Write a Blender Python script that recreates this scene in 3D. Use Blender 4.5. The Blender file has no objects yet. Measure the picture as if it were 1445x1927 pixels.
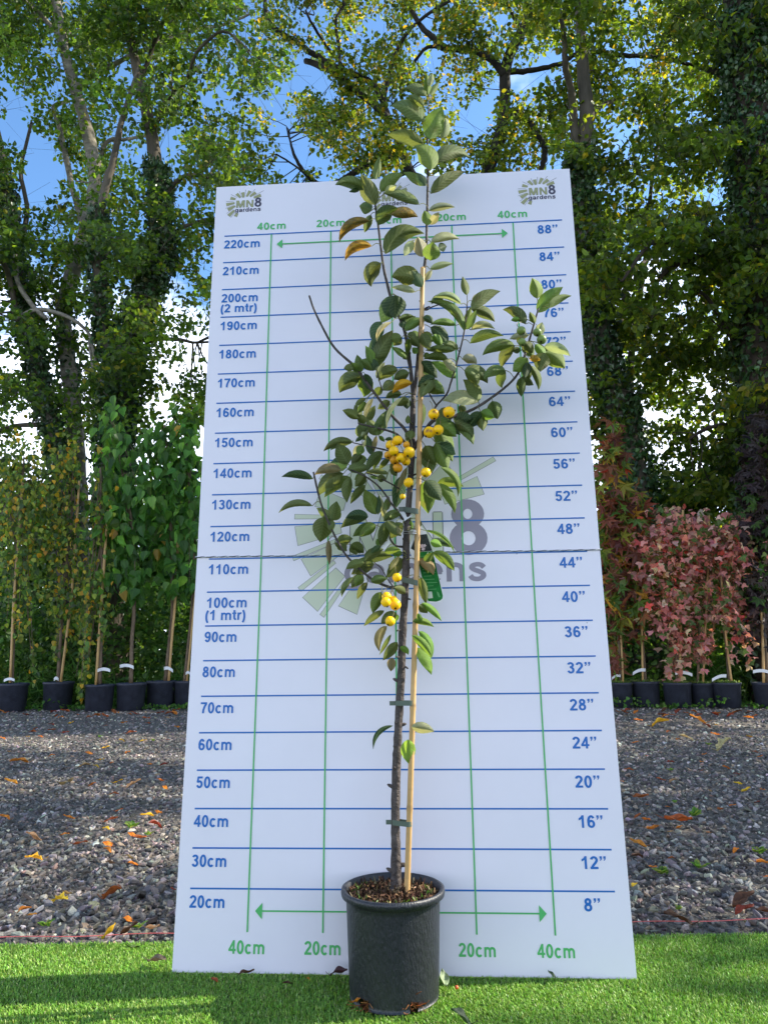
import bpy, math, random
import numpy as np
from mathutils import Vector, Matrix
from mathutils.geometry import delaunay_2d_cdt

# ------------------------------------------------------------------ camera, sky, sun, exposure
SC = bpy.context.scene
COL = SC.collection
rng = np.random.default_rng(7)
random.seed(7)
FPX, CX, CY = 1390.0, 722.5, 963.5
CAM = np.array([0.1066, -2.07853, 0.81990])
MR = np.array([[0.9977565, -0.0623605, 0.0243552], [0.0657761, 0.9808882, -0.1831173], [-0.0124704, 0.1843084, 0.9827893]])
cam = bpy.data.cameras.new('camera')
cam.sensor_fit = 'VERTICAL'; cam.sensor_height = 24.0; cam.lens = FPX / 1927.0 * 24.0
cam.clip_start = 0.05; cam.clip_end = 2000
camo = bpy.data.objects.new('camera', cam); COL.objects.link(camo)
r_, f_, u_ = MR[:, 0], MR[:, 1], MR[:, 2]
camo.matrix_world = Matrix(((r_[0], u_[0], -f_[0], CAM[0]), (r_[1], u_[1], -f_[1], CAM[1]), (r_[2], u_[2], -f_[2], CAM[2]), (0, 0, 0, 1)))
SC.camera = camo

SUN_AZ, SUN_EL = math.radians(79), math.radians(38)      # azimuth measured from +Y towards +X
SKY_STRENGTH, SUN_STRENGTH, EXPOSURE = 0.13, 4.4, 1.34
world = bpy.data.worlds.new('World'); SC.world = world; world.use_nodes = True
wt = world.node_tree; wn, wl = wt.nodes, wt.links
bg = wn['Background']; bg.inputs['Strength'].default_value = SKY_STRENGTH
sky = wn.new('ShaderNodeTexSky'); sky.sky_type = 'NISHITA'; sky.sun_disc = False
sky.sun_elevation = SUN_EL; sky.sun_rotation = SUN_AZ
tc = wn.new('ShaderNodeTexCoord')
sep = wn.new('ShaderNodeSeparateXYZ'); wl.new(tc.outputs['Generated'], sep.inputs[0])
den = wn.new('ShaderNodeMath'); den.operation = 'ADD'; den.inputs[1].default_value = 0.22; wl.new(sep.outputs['Z'], den.inputs[0])
mx = wn.new('ShaderNodeMath'); mx.operation = 'MAXIMUM'; mx.inputs[1].default_value = 0.05; wl.new(den.outputs[0], mx.inputs[0])
dv = wn.new('ShaderNodeVectorMath'); dv.operation = 'DIVIDE'
cmb = wn.new('ShaderNodeCombineXYZ')
for k in range(3): wl.new(mx.outputs[0], cmb.inputs[k])
wl.new(tc.outputs['Generated'], dv.inputs[0]); wl.new(cmb.outputs[0], dv.inputs[1])
nz = wn.new('ShaderNodeTexNoise'); nz.inputs['Scale'].default_value = 1.35; nz.inputs['Detail'].default_value = 7; nz.inputs['Roughness'].default_value = 0.56
mp = wn.new('ShaderNodeMapping'); mp.inputs['Location'].default_value = (0.55, 3.1, 0.0)
wl.new(dv.outputs[0], mp.inputs[0]); wl.new(mp.outputs[0], nz.inputs['Vector'])
low = wn.new('ShaderNodeMapRange'); low.inputs['From Min'].default_value = 0.68; low.inputs['From Max'].default_value = 0.30
low.inputs['To Min'].default_value = -0.14; low.inputs['To Max'].default_value = 0.13; wl.new(sep.outputs['Z'], low.inputs['Value'])
ad = wn.new('ShaderNodeMath'); ad.operation = 'ADD'; wl.new(nz.outputs['Fac'], ad.inputs[0]); wl.new(low.outputs[0], ad.inputs[1])
cr = wn.new('ShaderNodeValToRGB'); cr.color_ramp.elements[0].position = 0.485; cr.color_ramp.elements[1].position = 0.60
cr.color_ramp.elements[0].color = (0, 0, 0, 1); cr.color_ramp.elements[1].color = (1, 1, 1, 1); wl.new(ad.outputs[0], cr.inputs[0])
tint = wn.new('ShaderNodeMixRGB'); tint.blend_type = 'MULTIPLY'; tint.inputs[0].default_value = 1.0; tint.inputs[2].default_value = (0.60, 0.84, 1.02, 1)
wl.new(sky.outputs[0], tint.inputs[1])
cm = wn.new('ShaderNodeMixRGB'); wl.new(cr.outputs[0], cm.inputs[0]); wl.new(tint.outputs[0], cm.inputs[1])
cm.inputs[2].default_value = (7.4, 8.1, 9.6, 1)
wl.new(cm.outputs[0], bg.inputs['Color'])
sl = bpy.data.lights.new('sun', 'SUN'); sl.energy = SUN_STRENGTH; sl.angle = math.radians(0.53); sl.color = (1.0, 0.93, 0.80)
slo = bpy.data.objects.new('sun', sl); COL.objects.link(slo)
sdir = Vector((math.sin(SUN_AZ) * math.cos(SUN_EL), math.cos(SUN_AZ) * math.cos(SUN_EL), math.sin(SUN_EL)))
slo.rotation_euler = sdir.to_track_quat('Z', 'Y').to_euler(); slo.location = sdir * 40
vs = SC.view_settings; vs.view_transform = 'Standard'; vs.look = 'None'; vs.exposure = EXPOSURE; vs.gamma = 1; vs.use_curve_mapping = False
SC.cycles.max_bounces = 7; SC.cycles.diffuse_bounces = 3; SC.cycles.transmission_bounces = 4; SC.cycles.transparent_max_bounces = 6
SC.cycles.caustics_reflective = False; SC.cycles.caustics_refractive = False

# ------------------------------------------------------------------ geometry helpers
def ray(x, y): return MR @ np.array([(x - CX) / FPX, 1.0, -(y - CY) / FPX])
def at(x, y, Y):
    v = ray(x, y); return CAM + (Y - CAM[1]) / v[1] * v
def gnd(x, y, z=0.0):
    v = ray(x, y); return CAM + (z - CAM[2]) / v[2] * v
def ppm(P): return FPX / float(MR[:, 1] @ (np.asarray(P) - CAM))      # pixels per metre at a point
def proj(P):
    q = (np.asarray(P) - CAM) @ MR
    return np.stack([CX + FPX * q[..., 0] / q[..., 1], CY - FPX * q[..., 2] / q[..., 1]], -1)

class MB:
    def __init__(s): s.V = []; s.F = []; s.C = []; s.U = []; s.n = 0
    def add(s, V, F, col=None, uv=None):
        V = np.asarray(V, float).reshape(-1, 3)
        if isinstance(F, np.ndarray): F = [F]
        for f in F:
            f = np.asarray(f, int)
            if f.ndim == 1: f = f[None]
            s.F.append(f + s.n)
        c = np.ones((len(V), 3)) if col is None else np.broadcast_to(np.asarray(col, float), (len(V), 3))
        s.V.append(V); s.C.append(c); s.U.append(np.zeros((len(V), 3)) if uv is None else uv); s.n += len(V)
    def build(s, name, mat, parent=None, smooth=False, origin=None):
        V = np.concatenate(s.V); C = np.concatenate(s.C); U = np.concatenate(s.U)
        if parent is not None: V = V - np.array(parent.location)
        elif origin is not None: V = V - np.asarray(origin)
        groups = {}
        for f in s.F: groups.setdefault(f.shape[1], []).append(f)
        loops, starts, tot = [], [], 0
        for k, fs in groups.items():
            f = np.concatenate(fs); loops.append(f.ravel()); starts.append(tot + np.arange(len(f)) * k); tot += f.size
        loops = np.concatenate(loops); starts = np.concatenate(starts)
        me = bpy.data.meshes.new(name)
        me.vertices.add(len(V)); me.vertices.foreach_set('co', V.astype(np.float32).ravel())
        me.loops.add(len(loops)); me.loops.foreach_set('vertex_index', loops.astype(np.int32))
        me.polygons.add(len(starts)); me.polygons.foreach_set('loop_start', starts.astype(np.int32))
        me.update(calc_edges=True)
        me.polygons.foreach_set('use_smooth', np.full(len(starts), bool(smooth)))
        a = me.attributes.new('Col', 'FLOAT_COLOR', 'POINT')
        a.data.foreach_set('color', np.concatenate([C, np.ones((len(C), 1))], 1).astype(np.float32).ravel())
        if np.any(U):
            a = me.attributes.new('luv', 'FLOAT_VECTOR', 'POINT'); a.data.foreach_set('vector', U.astype(np.float32).ravel())
        me.validate()
        for m in (mat if isinstance(mat, list) else [mat]): me.materials.append(m)
        o = bpy.data.objects.new(name, me); COL.objects.link(o)
        if parent is not None: o.parent = parent
        elif origin is not None: o.location = origin
        return o

def tag(o, label=None, cat=None, group=None, kind=None):
    if label: o['label'] = label
    if cat: o['category'] = cat
    if group: o['group'] = group
    if kind: o['kind'] = kind
    return o
def thing(name, loc, label, cat, group=None):
    o = bpy.data.objects.new(name, None); COL.objects.link(o); o.location = [float(v) for v in loc]; o.empty_display_size = 0.1
    return tag(o, label, cat, group)

def tube(P, R, n=8, cap=True, wob=0.0, flat=1.0):
    P = np.asarray(P, float); R = np.broadcast_to(np.asarray(R, float), (len(P),))
    T = np.gradient(P, axis=0); T /= np.linalg.norm(T, axis=1)[:, None] + 1e-12
    u = np.cross(T[0], [0.31, 0.95, 0.12]); u /= np.linalg.norm(u)
    V = []; a = np.arange(n) * 2 * np.pi / n
    for i in range(len(P)):
        u = u - T[i] * (u @ T[i]); u /= np.linalg.norm(u); w = np.cross(T[i], u)
        rr = R[i] * (1 + (rng.normal(0, wob, n) if wob else 0))
        V.append(P[i] + np.outer(rr * np.cos(a), u) + np.outer(rr * np.sin(a) * flat, w))
    V = np.concatenate(V); i = np.arange(len(P) - 1)[:, None] * n; j = np.arange(n)[None]; k = (np.arange(n) + 1)[None] % n
    F = [np.stack([i + j, i + k, i + n + k, i + n + j], -1).reshape(-1, 4)]
    if cap: F += [np.arange(n)[::-1][None], ((len(P) - 1) * n + np.arange(n))[None]]
    return V, F
def spline(P, m=6):
    P = np.asarray(P, float)
    if len(P) < 3: return np.array([P[0] + (P[-1] - P[0]) * t for t in np.linspace(0, 1, m + 1)])
    Q = np.concatenate([[2 * P[0] - P[1]], P, [2 * P[-1] - P[-2]]]); out = []
    for i in range(1, len(Q) - 2):
        for t in np.arange(m) / m:
            a, b, c, d = Q[i - 1:i + 3]
            out.append(0.5 * (2 * b + (c - a) * t + (2 * a - 5 * b + 4 * c - d) * t * t + (3 * b - a - 3 * c + d) * t ** 3))
    out.append(P[-1]); return np.array(out)
def lathe(prof, n=48, c=(0, 0, 0)):
    prof = np.asarray(prof, float); a = np.arange(n) * 2 * np.pi / n
    V = np.concatenate([np.stack([r * np.cos(a), r * np.sin(a), np.full(n, z)], 1) for r, z in prof]) + np.asarray(c)
    i = np.arange(len(prof) - 1)[:, None] * n; j = np.arange(n)[None]; k = (np.arange(n) + 1)[None] % n
    return V, [np.stack([i + j, i + k, i + n + k, i + n + j], -1).reshape(-1, 4)]
def box(c, d, R=None):
    s = np.array([[x, y, z] for x in (-.5, .5) for y in (-.5, .5) for z in (-.5, .5)]) * d
    if R is not None: s = s @ np.asarray(R).T
    return s + np.asarray(c), [np.array([[0, 1, 3, 2], [4, 6, 7, 5], [0, 4, 5, 1], [2, 3, 7, 6], [0, 2, 6, 4], [1, 5, 7, 3]])]

# leaf templates: x across, y along, z normal; faces
def T_oval(w=0.32, fold=0.08):
    V = np.array([[0, 0, 0], [-w, .28, fold], [-w * .85, .65, fold], [0, 1, -.08], [w * .85, .65, fold], [w, .28, fold]])
    return V, [np.array([[0, 3, 2, 1], [0, 5, 4, 3]])]
def T_heart(w=0.40, fold=0.06):
    V = np.array([[0, 0, 0], [-w * .7, .05, fold], [-w, .33, fold * 1.4], [-w * .55, .72, fold], [0, 1.05, -.12], [w * .55, .72, fold], [w, .33, fold * 1.4], [w * .7, .05, fold]])
    return V, [np.array([[0, 4, 3, 2, 1], [0, 7, 6, 5, 4]])]
def T_star(lobes=5, spread=118, notch=0.42):
    V = [[0, 0, 0]]; F = []; A = np.radians(np.linspace(-spread, spread, lobes)); L = 1 - 0.35 * (np.abs(np.linspace(-1, 1, lobes)) ** 1.5)
    st = A[1] - A[0]
    for i, a in enumerate(A):
        V += [[L[i] * math.sin(a), .15 + .85 * L[i] * math.cos(a), -.10 * L[i]]]
    for i in range(lobes + 1):
        a = A[0] - st / 2 + i * st; V += [[notch * math.sin(a) * .85, .15 + notch * math.cos(a) * .8, .05]]
    n0 = 1 + lobes
    for i in range(lobes): F.append([0, n0 + i, 1 + i, n0 + i + 1])
    return np.array(V), [np.array(F)]

def unit(a): return a / (np.linalg.norm(a, axis=-1, keepdims=True) + 1e-9)
def leaf_cloud(mb, P, size, tmpl, cols, axis=(0, 0, -0.3), axis_var=1.0, nrm=(0, 0, 0.8), nrm_var=1.0, g=None):
    g = g or rng
    n = len(P); V0, F0 = tmpl
    ax = unit(np.asarray(axis) + g.normal(0, axis_var, (n, 3))); nn = np.asarray(nrm) + g.normal(0, nrm_var, (n, 3))
    nn = unit(nn - ax * np.sum(ax * nn, 1, keepdims=True)); xx = np.cross(ax, nn)
    s = np.broadcast_to(np.asarray(size, float), (n,))[:, None, None]
    V = P[:, None] + s * (V0[None, :, 0:1] * xx[:, None] + V0[None, :, 1:2] * ax[:, None] + V0[None, :, 2:3] * nn[:, None])
    k = len(V0); off = (np.arange(n) * k)[:, None, None]
    mb.add(V.reshape(-1, 3), [(f[None] + off).reshape(-1, f.shape[1]) for f in F0], np.repeat(cols, k, 0))
def pick(n, pal, w=None, jit=0.18, g=None):
    g = g or rng
    pal = np.asarray(pal, float); i = g.choice(len(pal), n, p=None if w is None else np.asarray(w) / np.sum(w))
    return np.clip(pal[i] * (1 + g.normal(0, jit, (n, 1))) * (1 + g.normal(0, jit * .35, (n, 3))), 0.002, 0.9)

# ------------------------------------------------------------------ materials
MATS = {}
def mat(name, col=(.5, .5, .5), rough=.6, spec=.4, attr=False, trans=0.0, tgain=(1, 1, 1), noise=None, bump=None, metal=0.0, coat=0.0):
    if name in MATS: return MATS[name]
    m = bpy.data.materials.new(name); m.use_nodes = True; nt = m.node_tree; N, L = nt.nodes, nt.links
    b = N['Principled BSDF']; b.inputs['Roughness'].default_value = rough; b.inputs['Specular IOR Level'].default_value = spec
    b.inputs['Metallic'].default_value = metal; b.inputs['Coat Weight'].default_value = coat
    if attr:
        a = N.new('ShaderNodeAttribute'); a.attribute_name = 'Col'; csock = a.outputs['Color']
    else:
        c = N.new('ShaderNodeRGB'); c.outputs[0].default_value = (*col, 1); csock = c.outputs[0]
    tcn = N.new('ShaderNodeTexCoord')
    if noise:
        sc_, lo, hi = noise[:3]; t = N.new('ShaderNodeTexNoise'); t.inputs['Scale'].default_value = sc_; t.inputs['Detail'].default_value = 6; t.inputs['Roughness'].default_value = .65
        if len(noise) > 3:
            mpn = N.new('ShaderNodeMapping'); mpn.inputs['Scale'].default_value = noise[3]; L.new(tcn.outputs['Object'], mpn.inputs[0]); L.new(mpn.outputs[0], t.inputs['Vector'])
        else: L.new(tcn.outputs['Object'], t.inputs['Vector'])
        mr = N.new('ShaderNodeMapRange'); mr.inputs['From Min'].default_value = .3; mr.inputs['From Max'].default_value = .7; mr.inputs['To Min'].default_value = lo; mr.inputs['To Max'].default_value = hi
        L.new(t.outputs['Fac'], mr.inputs['Value']); mu = N.new('ShaderNodeVectorMath'); mu.operation = 'SCALE'
        L.new(csock, mu.inputs[0]); L.new(mr.outputs[0], mu.inputs['Scale']); csock = mu.outputs[0]
    L.new(csock, b.inputs['Base Color'])
    if bump:
        t2 = N.new('ShaderNodeTexNoise'); t2.inputs['Scale'].default_value = bump[0]; t2.inputs['Detail'].default_value = 5
        if len(bump) > 2:
            mp2 = N.new('ShaderNodeMapping'); mp2.inputs['Scale'].default_value = bump[2]; L.new(tcn.outputs['Object'], mp2.inputs[0]); L.new(mp2.outputs[0], t2.inputs['Vector'])
        else: L.new(tcn.outputs['Object'], t2.inputs['Vector'])
        bp = N.new('ShaderNodeBump'); bp.inputs['Strength'].default_value = bump[1]; bp.inputs['Distance'].default_value = .02
        L.new(t2.outputs['Fac'], bp.inputs['Height']); L.new(bp.outputs[0], b.inputs['Normal'])
    if trans:
        tr = N.new('ShaderNodeBsdfTranslucent'); g = N.new('ShaderNodeVectorMath'); g.operation = 'MULTIPLY'; g.inputs[1].default_value = tgain
        L.new(csock, g.inputs[0]); L.new(g.outputs[0], tr.inputs['Color']); mixs = N.new('ShaderNodeMixShader'); mixs.inputs[0].default_value = trans
        L.new(b.outputs[0], mixs.inputs[1]); L.new(tr.outputs[0], mixs.inputs[2]); L.new(mixs.outputs[0], N['Material Output'].inputs['Surface'])
    MATS[name] = m; return m

M_LEAF = mat('tree_leaf', attr=True, rough=.5, spec=.35, trans=.48, tgain=(3.5, 3.0, 1.1))
M_LEAF2 = mat('shrub_leaf', attr=True, rough=.5, spec=.35, trans=.45, tgain=(2.4, 2.3, 1.1))
M_IVY = mat('ivy_leaf', attr=True, rough=.35, spec=.5, trans=.15, tgain=(1.5, 1.6, .8))
M_BARK = mat('bark', (.085, .072, .055), .9, .2, noise=(3.0, .45, 1.6, (1, 1, .25)), bump=(9, .9, (1, 1, .3)))
M_BARKL = mat('grey_bark', (.20, .18, .145), .9, .2, noise=(5.0, .5, 1.5, (1, 1, 1.8)), bump=(14, .7, (1, 1, 2)))
M_CANE = mat('bamboo', (.50, .31, .12), .45, .4, noise=(30, .75, 1.25, (1, 1, .15)))
M_BOARD = mat('white_plastic', (.73, .695, .75), .32, .45, noise=(2.2, .965, 1.02))
nb, lb = M_BOARD.node_tree.nodes, M_BOARD.node_tree.links      # small specks and scuffs on the sheet
vo = nb.new('ShaderNodeTexVoronoi'); vo.inputs['Scale'].default_value = 11; tb = nb.new('ShaderNodeTexCoord'); lb.new(tb.outputs['Object'], vo.inputs['Vector'])
sx = nb.new('ShaderNodeSeparateXYZ'); lb.new(vo.outputs['Color'], sx.inputs[0])
r1 = nb.new('ShaderNodeMath'); r1.operation = 'MULTIPLY'; lb.new(sx.outputs['X'], r1.inputs[0]); r1.inputs[1].default_value = .042
r2 = nb.new('ShaderNodeMath'); r2.operation = 'LESS_THAN'; lb.new(vo.outputs['Distance'], r2.inputs[0]); lb.new(r1.outputs[0], r2.inputs[1])
r3 = nb.new('ShaderNodeMath'); r3.operation = 'GREATER_THAN'; lb.new(sx.outputs['Y'], r3.inputs[0]); r3.inputs[1].default_value = .72
r4 = nb.new('ShaderNodeMath'); r4.operation = 'MULTIPLY'; lb.new(r2.outputs[0], r4.inputs[0]); lb.new(r3.outputs[0], r4.inputs[1])
r5 = nb.new('ShaderNodeMath'); r5.operation = 'MULTIPLY'; lb.new(r4.outputs[0], r5.inputs[0]); r5.inputs[1].default_value = .6
bb = nb['Principled BSDF']; src = bb.inputs['Base Color'].links[0].from_socket; mb_ = nb.new('ShaderNodeMixRGB'); lb.new(r5.outputs[0], mb_.inputs[0]); lb.new(src, mb_.inputs[1]); mb_.inputs[2].default_value = (.22, .21, .20, 1); lb.new(mb_.outputs[0], bb.inputs['Base Color'])
M_EDGE = mat('panel_edge', (.62, .60, .56), .7, .3)
M_BLUE = mat('print_blue', (.003, .125, .43), .4, .4)
M_GREEN = mat('print_green', (.075, .42, .12), .4, .4)
M_OLIVE = mat('print_olive', (.30, .30, .14), .4, .4)
M_NAVY = mat('print_navy', (.06, .05, .08), .4, .4)
M_PALE = mat('print_pale_green', (.53, .565, .42), .4, .4)
M_GREY = mat('print_grey', (.25, .225, .28), .4, .4)
M_OUT = mat('print_outline', (.16, .165, .16), .4, .4)
M_POT = mat('black_plastic_pot', (.013, .0145, .018), .42, .5, noise=(150, .75, 1.5, (1, 1, .35)), bump=(190, .22, (1, 1, .35)))
M_POTB = mat('nursery_pot', (.026, .029, .042), .5, .4, noise=(9, .7, 1.5), bump=(60, .2))
M_SOIL = mat('compost', (.035, .022, .014), .95, .1, noise=(60, .4, 1.8), bump=(90, .9))
M_CHIP = mat('bark_chip', attr=True, rough=.85, spec=.2)
M_STONE = mat('slate_chip', attr=True, rough=.62, spec=.4, noise=(28, .72, 1.28), bump=(70, .25))
M_BLADE = mat('turf_blade', attr=True, rough=.42, spec=.4, trans=.25, tgain=(1.3, 1.4, .9))
M_DEAD = mat('fallen_leaf', attr=True, rough=.6, spec=.3, trans=.2, tgain=(1.3, 1.1, .8), noise=(60, .6, 1.25))
M_WHITE = mat('white_tag', (.75, .75, .74), .5, .3)
M_TAPE = mat('green_tape', (.085, .115, .085), .5, .4)
M_APPLE = None

# ------------------------------------------------------------------ ground
def sheet(name, pts, z, m, n=(1, 1)):
    mb = MB(); (x0, y0), (x1, y1) = pts; nx, ny = n
    X, Y = np.meshgrid(np.linspace(x0, x1, nx + 1), np.linspace(y0, y1, ny + 1)); V = np.stack([X, Y, np.full_like(X, z)], -1).reshape(-1, 3)
    i = (np.arange(ny)[:, None] * (nx + 1) + np.arange(nx)[None]).ravel()
    mb.add(V, np.stack([i, i + 1, i + nx + 2, i + nx + 1], 1)); o = mb.build(name, m); return o
M_GROUND = mat('field_grass', (.035, .06, .018), .9, .2, noise=(1.5, .5, 1.6), bump=(20, .5))
M_GRAVEL = mat('gravel_bed', (.11, .095, .08), .85, .3, noise=(55, .35, 1.9), bump=(80, 1.0))
tag(sheet('ground', ((-250, -120), (250, 400)), -.045, M_GROUND), kind='structure')
tag(sheet('gravel', ((-16, .05), (14, 9.9)), -.028, M_GRAVEL), kind='structure')
TL, TR = gnd(0, 1778), gnd(1445, 1757)
TS = (TR[1] - TL[1]) / (TR[0] - TL[0])
def turf_edge(x): return TL[1] + (x - TL[0]) * TS
mb = MB(); V = []
for x in np.linspace(-3.5, 3.5, 60): V += [[x, -3.6, -.004], [x, turf_edge(x) + rng.normal(0, .006), -.004], [x, turf_edge(x) + rng.normal(.004, .004), -.028]]
V = np.array(V); i = np.arange(59) * 3
mb.add(V, [np.stack([i, i + 3, i + 4, i + 1], 1), np.stack([i + 1, i + 4, i + 5, i + 2], 1)])
M_TURFB = mat('turf_backing', (.07, .13, .03), .9, .2, noise=(200, .4, 1.5), bump=(300, .8))
tag(mb.build('turf', M_TURFB), kind='structure')

POTC = np.array([at(741, 1800, -.112)[0], -.112, 0.0]); POTR, POTB = .1275, .1075
def blades(n, y0, y1, x0, x1):
    x = rng.uniform(x0, x1, n); y = rng.uniform(y0, y1, n) ; k = y < turf_edge(x) + .004
    k &= (np.hypot(x - POTC[0], y - POTC[1]) > POTB - .004) & ~((np.abs(x) < .597) & (y > -.004) & (y < .012))
    return x[k], y[k]
mb = MB(); xs, ys = [], []
for (n, y0, y1, x0, x1) in ((210000, -.34, .40, -1.45, 1.45), (30000, -.95, -.34, -1.5, 1.5)):
    a, b = blades(n, y0, y1, x0, x1); xs.append(a); ys.append(b)
x = np.concatenate(xs); y = np.concatenate(ys); n = len(x)
ph = 2.2 * np.sin(x * 9 + 3 * np.sin(y * 7)) + 2 * np.cos(y * 11 + x * 4) + rng.normal(0, 2.4, n)
L_ = rng.uniform(.007, .0135, n); lean = rng.uniform(.35, 1.25, n); d = np.stack([np.cos(ph), np.sin(ph), 0 * ph], 1); sd = np.stack([-np.sin(ph), np.cos(ph), 0 * ph], 1)
w = rng.uniform(.0007, .0012, n)[:, None]; B0 = np.stack([x, y, np.full(n, -.004)], 1); up = np.array([0, 0, 1.0])
m1 = B0 + (d * np.sin(lean * .5)[:, None] + up * np.cos(lean * .5)[:, None]) * (L_ * .55)[:, None]
m2 = m1 + (d * np.sin(lean * 1.3)[:, None] + up * np.cos(lean * 1.3)[:, None]) * (L_ * .5)[:, None]
Vb = np.stack([B0 - sd * w, B0 + sd * w, m1 + sd * w, m1 - sd * w, m2], 1).reshape(-1, 3); o5 = (np.arange(n) * 5)[:, None]
cb = pick(n, [(.14, .30, .030), (.20, .37, .045), (.30, .42, .085), (.42, .50, .20)], [4, 4, 1.8, .4], .22)
mb.add(Vb, [o5 + np.array([[0, 1, 2, 3]]), o5 + np.array([[3, 2, 4]])], np.repeat(cb, 5, 0))
tag(mb.build('turf_pile', M_BLADE), 'short artificial grass pile of the turf mat', 'artificial grass', kind='stuff')

# slate chippings
def stone_tmpl():
    k = random.choice((4, 5, 5, 6)); a = np.sort(rng.uniform(0, 2 * np.pi, k) * .25 + np.arange(k) * 2 * np.pi / k * 1.0)
    r = rng.uniform(.55, 1.1, k); e = rng.uniform(.55, 1.0); h = rng.uniform(.16, .42)
    b = np.stack([r * np.cos(a), r * np.sin(a) * e, np.full(k, -.35)], 1); t = np.stack([r * .74 * np.cos(a), r * .74 * np.sin(a) * e, h + rng.uniform(-.16, .16, k)], 1)
    mdl = np.stack([r * 1.03 * np.cos(a), r * 1.03 * np.sin(a) * e, h * .35 + rng.uniform(-.1, .1, k)], 1)
    j = np.arange(k); jn = (j + 1) % k
    return np.concatenate([b, mdl, t]), [np.concatenate([np.stack([j, jn, k + jn, k + j], 1), np.stack([k + j, k + jn, 2 * k + jn, 2 * k + j], 1)]), (2 * k + j)[None]]
mb = MB(); ST = [stone_tmpl() for _ in range(14)]
def stones(n, xr, yr, s0, s1, keep=None, z=-.03):
    x = rng.uniform(*xr, n); y = rng.uniform(*yr, n); k = y > turf_edge(x) + .006
    if keep is not None: k &= keep(x, y)
    x, y = x[k], y[k]; n = len(x); s = s0 + (s1 - s0) * rng.random(n) ** 2.6; a = rng.uniform(0, 2 * np.pi, n); tx, ty = rng.normal(0, .34, n), rng.normal(0, .34, n)
    pal = pick(n, [(.070, .064, .060), (.13, .117, .107), (.215, .192, .17), (.35, .31, .265), (.25, .19, .135), (.55, .50, .43)], [5, 5, 3.4, 1.3, .8, .25], .2)
    which = rng.integers(0, len(ST), n); zz = z + rng.uniform(0, .012, n)
    for t in range(len(ST)):
        q = np.where(which == t)[0]
        if not len(q): continue
        V0, F0 = ST[t]; V = V0[None] * s[q][:, None, None]; ca, sa = np.cos(a[q])[:, None], np.sin(a[q])[:, None]
        X = V[..., 0] * ca - V[..., 1] * sa; Y = V[..., 0] * sa + V[..., 1] * ca; Z = V[..., 2] + X * tx[q][:, None] + Y * ty[q][:, None]
        W = np.stack([X + x[q][:, None], Y + y[q][:, None], Z + zz[q][:, None]], -1); kk = len(V0); off = (np.arange(len(q)) * kk)[:, None, None]
        mb.add(W.reshape(-1, 3), [(f[None] + off).reshape(-1, f.shape[1]) for f in F0], np.repeat(pal[q], kk, 0))
side = lambda x, y: np.abs(x - .05 - .02 * y) > .42 * (1 + y * .35)
wid = lambda x, y: np.abs(x - CAM[0] + .066 * (y + 2.1)) < (y + 2.1) * .60 + .4
both = lambda x, y: side(x, y) & wid(x, y)
stones(26000, (-2.6, 2.6), (.14, 1.5), .0055, .024, wid)
stones(21000, (-3, 3), (1.5, 3.2), .006, .023, both)
stones(25000, (-4.4, 4.2), (3.2, 5.6), .008, .023, both)
stones(15000, (-6.5, 6), (5.6, 9.6), .013, .032, both, -.032)
tag(mb.build('slate_chippings', M_STONE), 'loose grey slate chippings covering the yard', 'gravel', kind='stuff')

# ------------------------------------------------------------------ measuring board
DEL, BEND, SEAM, TOPS, HW = .082, -.0262, 1.1054, 2.3928, .5958
HK = np.array([0, SEAM * math.sin(DEL), SEAM * math.cos(DEL)])
D1 = np.array([0, math.sin(DEL), math.cos(DEL)]); N1 = np.array([0, -math.cos(DEL), math.sin(DEL)])
D2 = np.array([0, math.sin(DEL + BEND), math.cos(DEL + BEND)]); N2 = np.array([0, -math.cos(DEL + BEND), math.sin(DEL + BEND)])
def BP(x, s, off=0.0):
    x, s = np.atleast_1d(np.asarray(x, float)), np.atleast_1d(np.asarray(s, float)); lo = (s <= SEAM)[:, None]
    P = np.where(lo, s[:, None] * D1 + off * N1, HK + (s - SEAM)[:, None] * D2 + off * N2); P[:, 0] = x; return P
def binv(px, py):
    v = ray(px, py); t = -(N1 @ CAM) / (N1 @ v); P = CAM + t * v; s = P @ D1
    if s > SEAM: t = (N2 @ (HK - CAM)) / (N2 @ v); P = CAM + t * v; s = SEAM + (P - HK) @ D2
    return P[0], s

board = thing('measuring_board', (0, 0, 0), 'tall white height measuring board printed with blue and green scales behind the potted tree', 'board')
def panel(s0, s1):
    mb = MB(); nx = 40
    def edge(s, ph): return [s + .0012 * math.sin(9 * x + ph) for x in np.linspace(-HW, HW, nx)]
    xs = np.linspace(-HW, HW, nx); e0 = np.full(nx, s0); e1 = np.full(nx, s1)
    ff = lambda s: (BP(xs, np.full(nx, s)))
    up_ = s0 >= SEAM - .001; D, Nn, O = (D2, N2, HK - SEAM * D2) if up_ else (D1, N1, np.zeros(3))
    mk = lambda s, off: np.array([[x, 0, 0] for x in xs]) + O + s * D + off * Nn
    A, Bq, Cq, Dq = mk(s0, 0), mk(s1, 0), mk(s1, -.006), mk(s0, -.006); i = np.arange(nx - 1)
    mb.add(np.concatenate([A, Bq, Cq, Dq]), [np.concatenate([np.stack([p + i, p + i + 1, q + i + 1, q + i], 1) for p, q in ((0, nx), (nx, 2 * nx), (2 * nx, 3 * nx), (3 * nx, 0))]),
            np.array([[0, nx, 2 * nx, 3 * nx], [nx - 1, 4 * nx - 1, 3 * nx - 1, 2 * nx - 1]])])
    return mb
panel(0.0, SEAM - .0012).build('panel', M_BOARD, board); panel(SEAM + .0012, TOPS).build('panel', M_BOARD, board)
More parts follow.
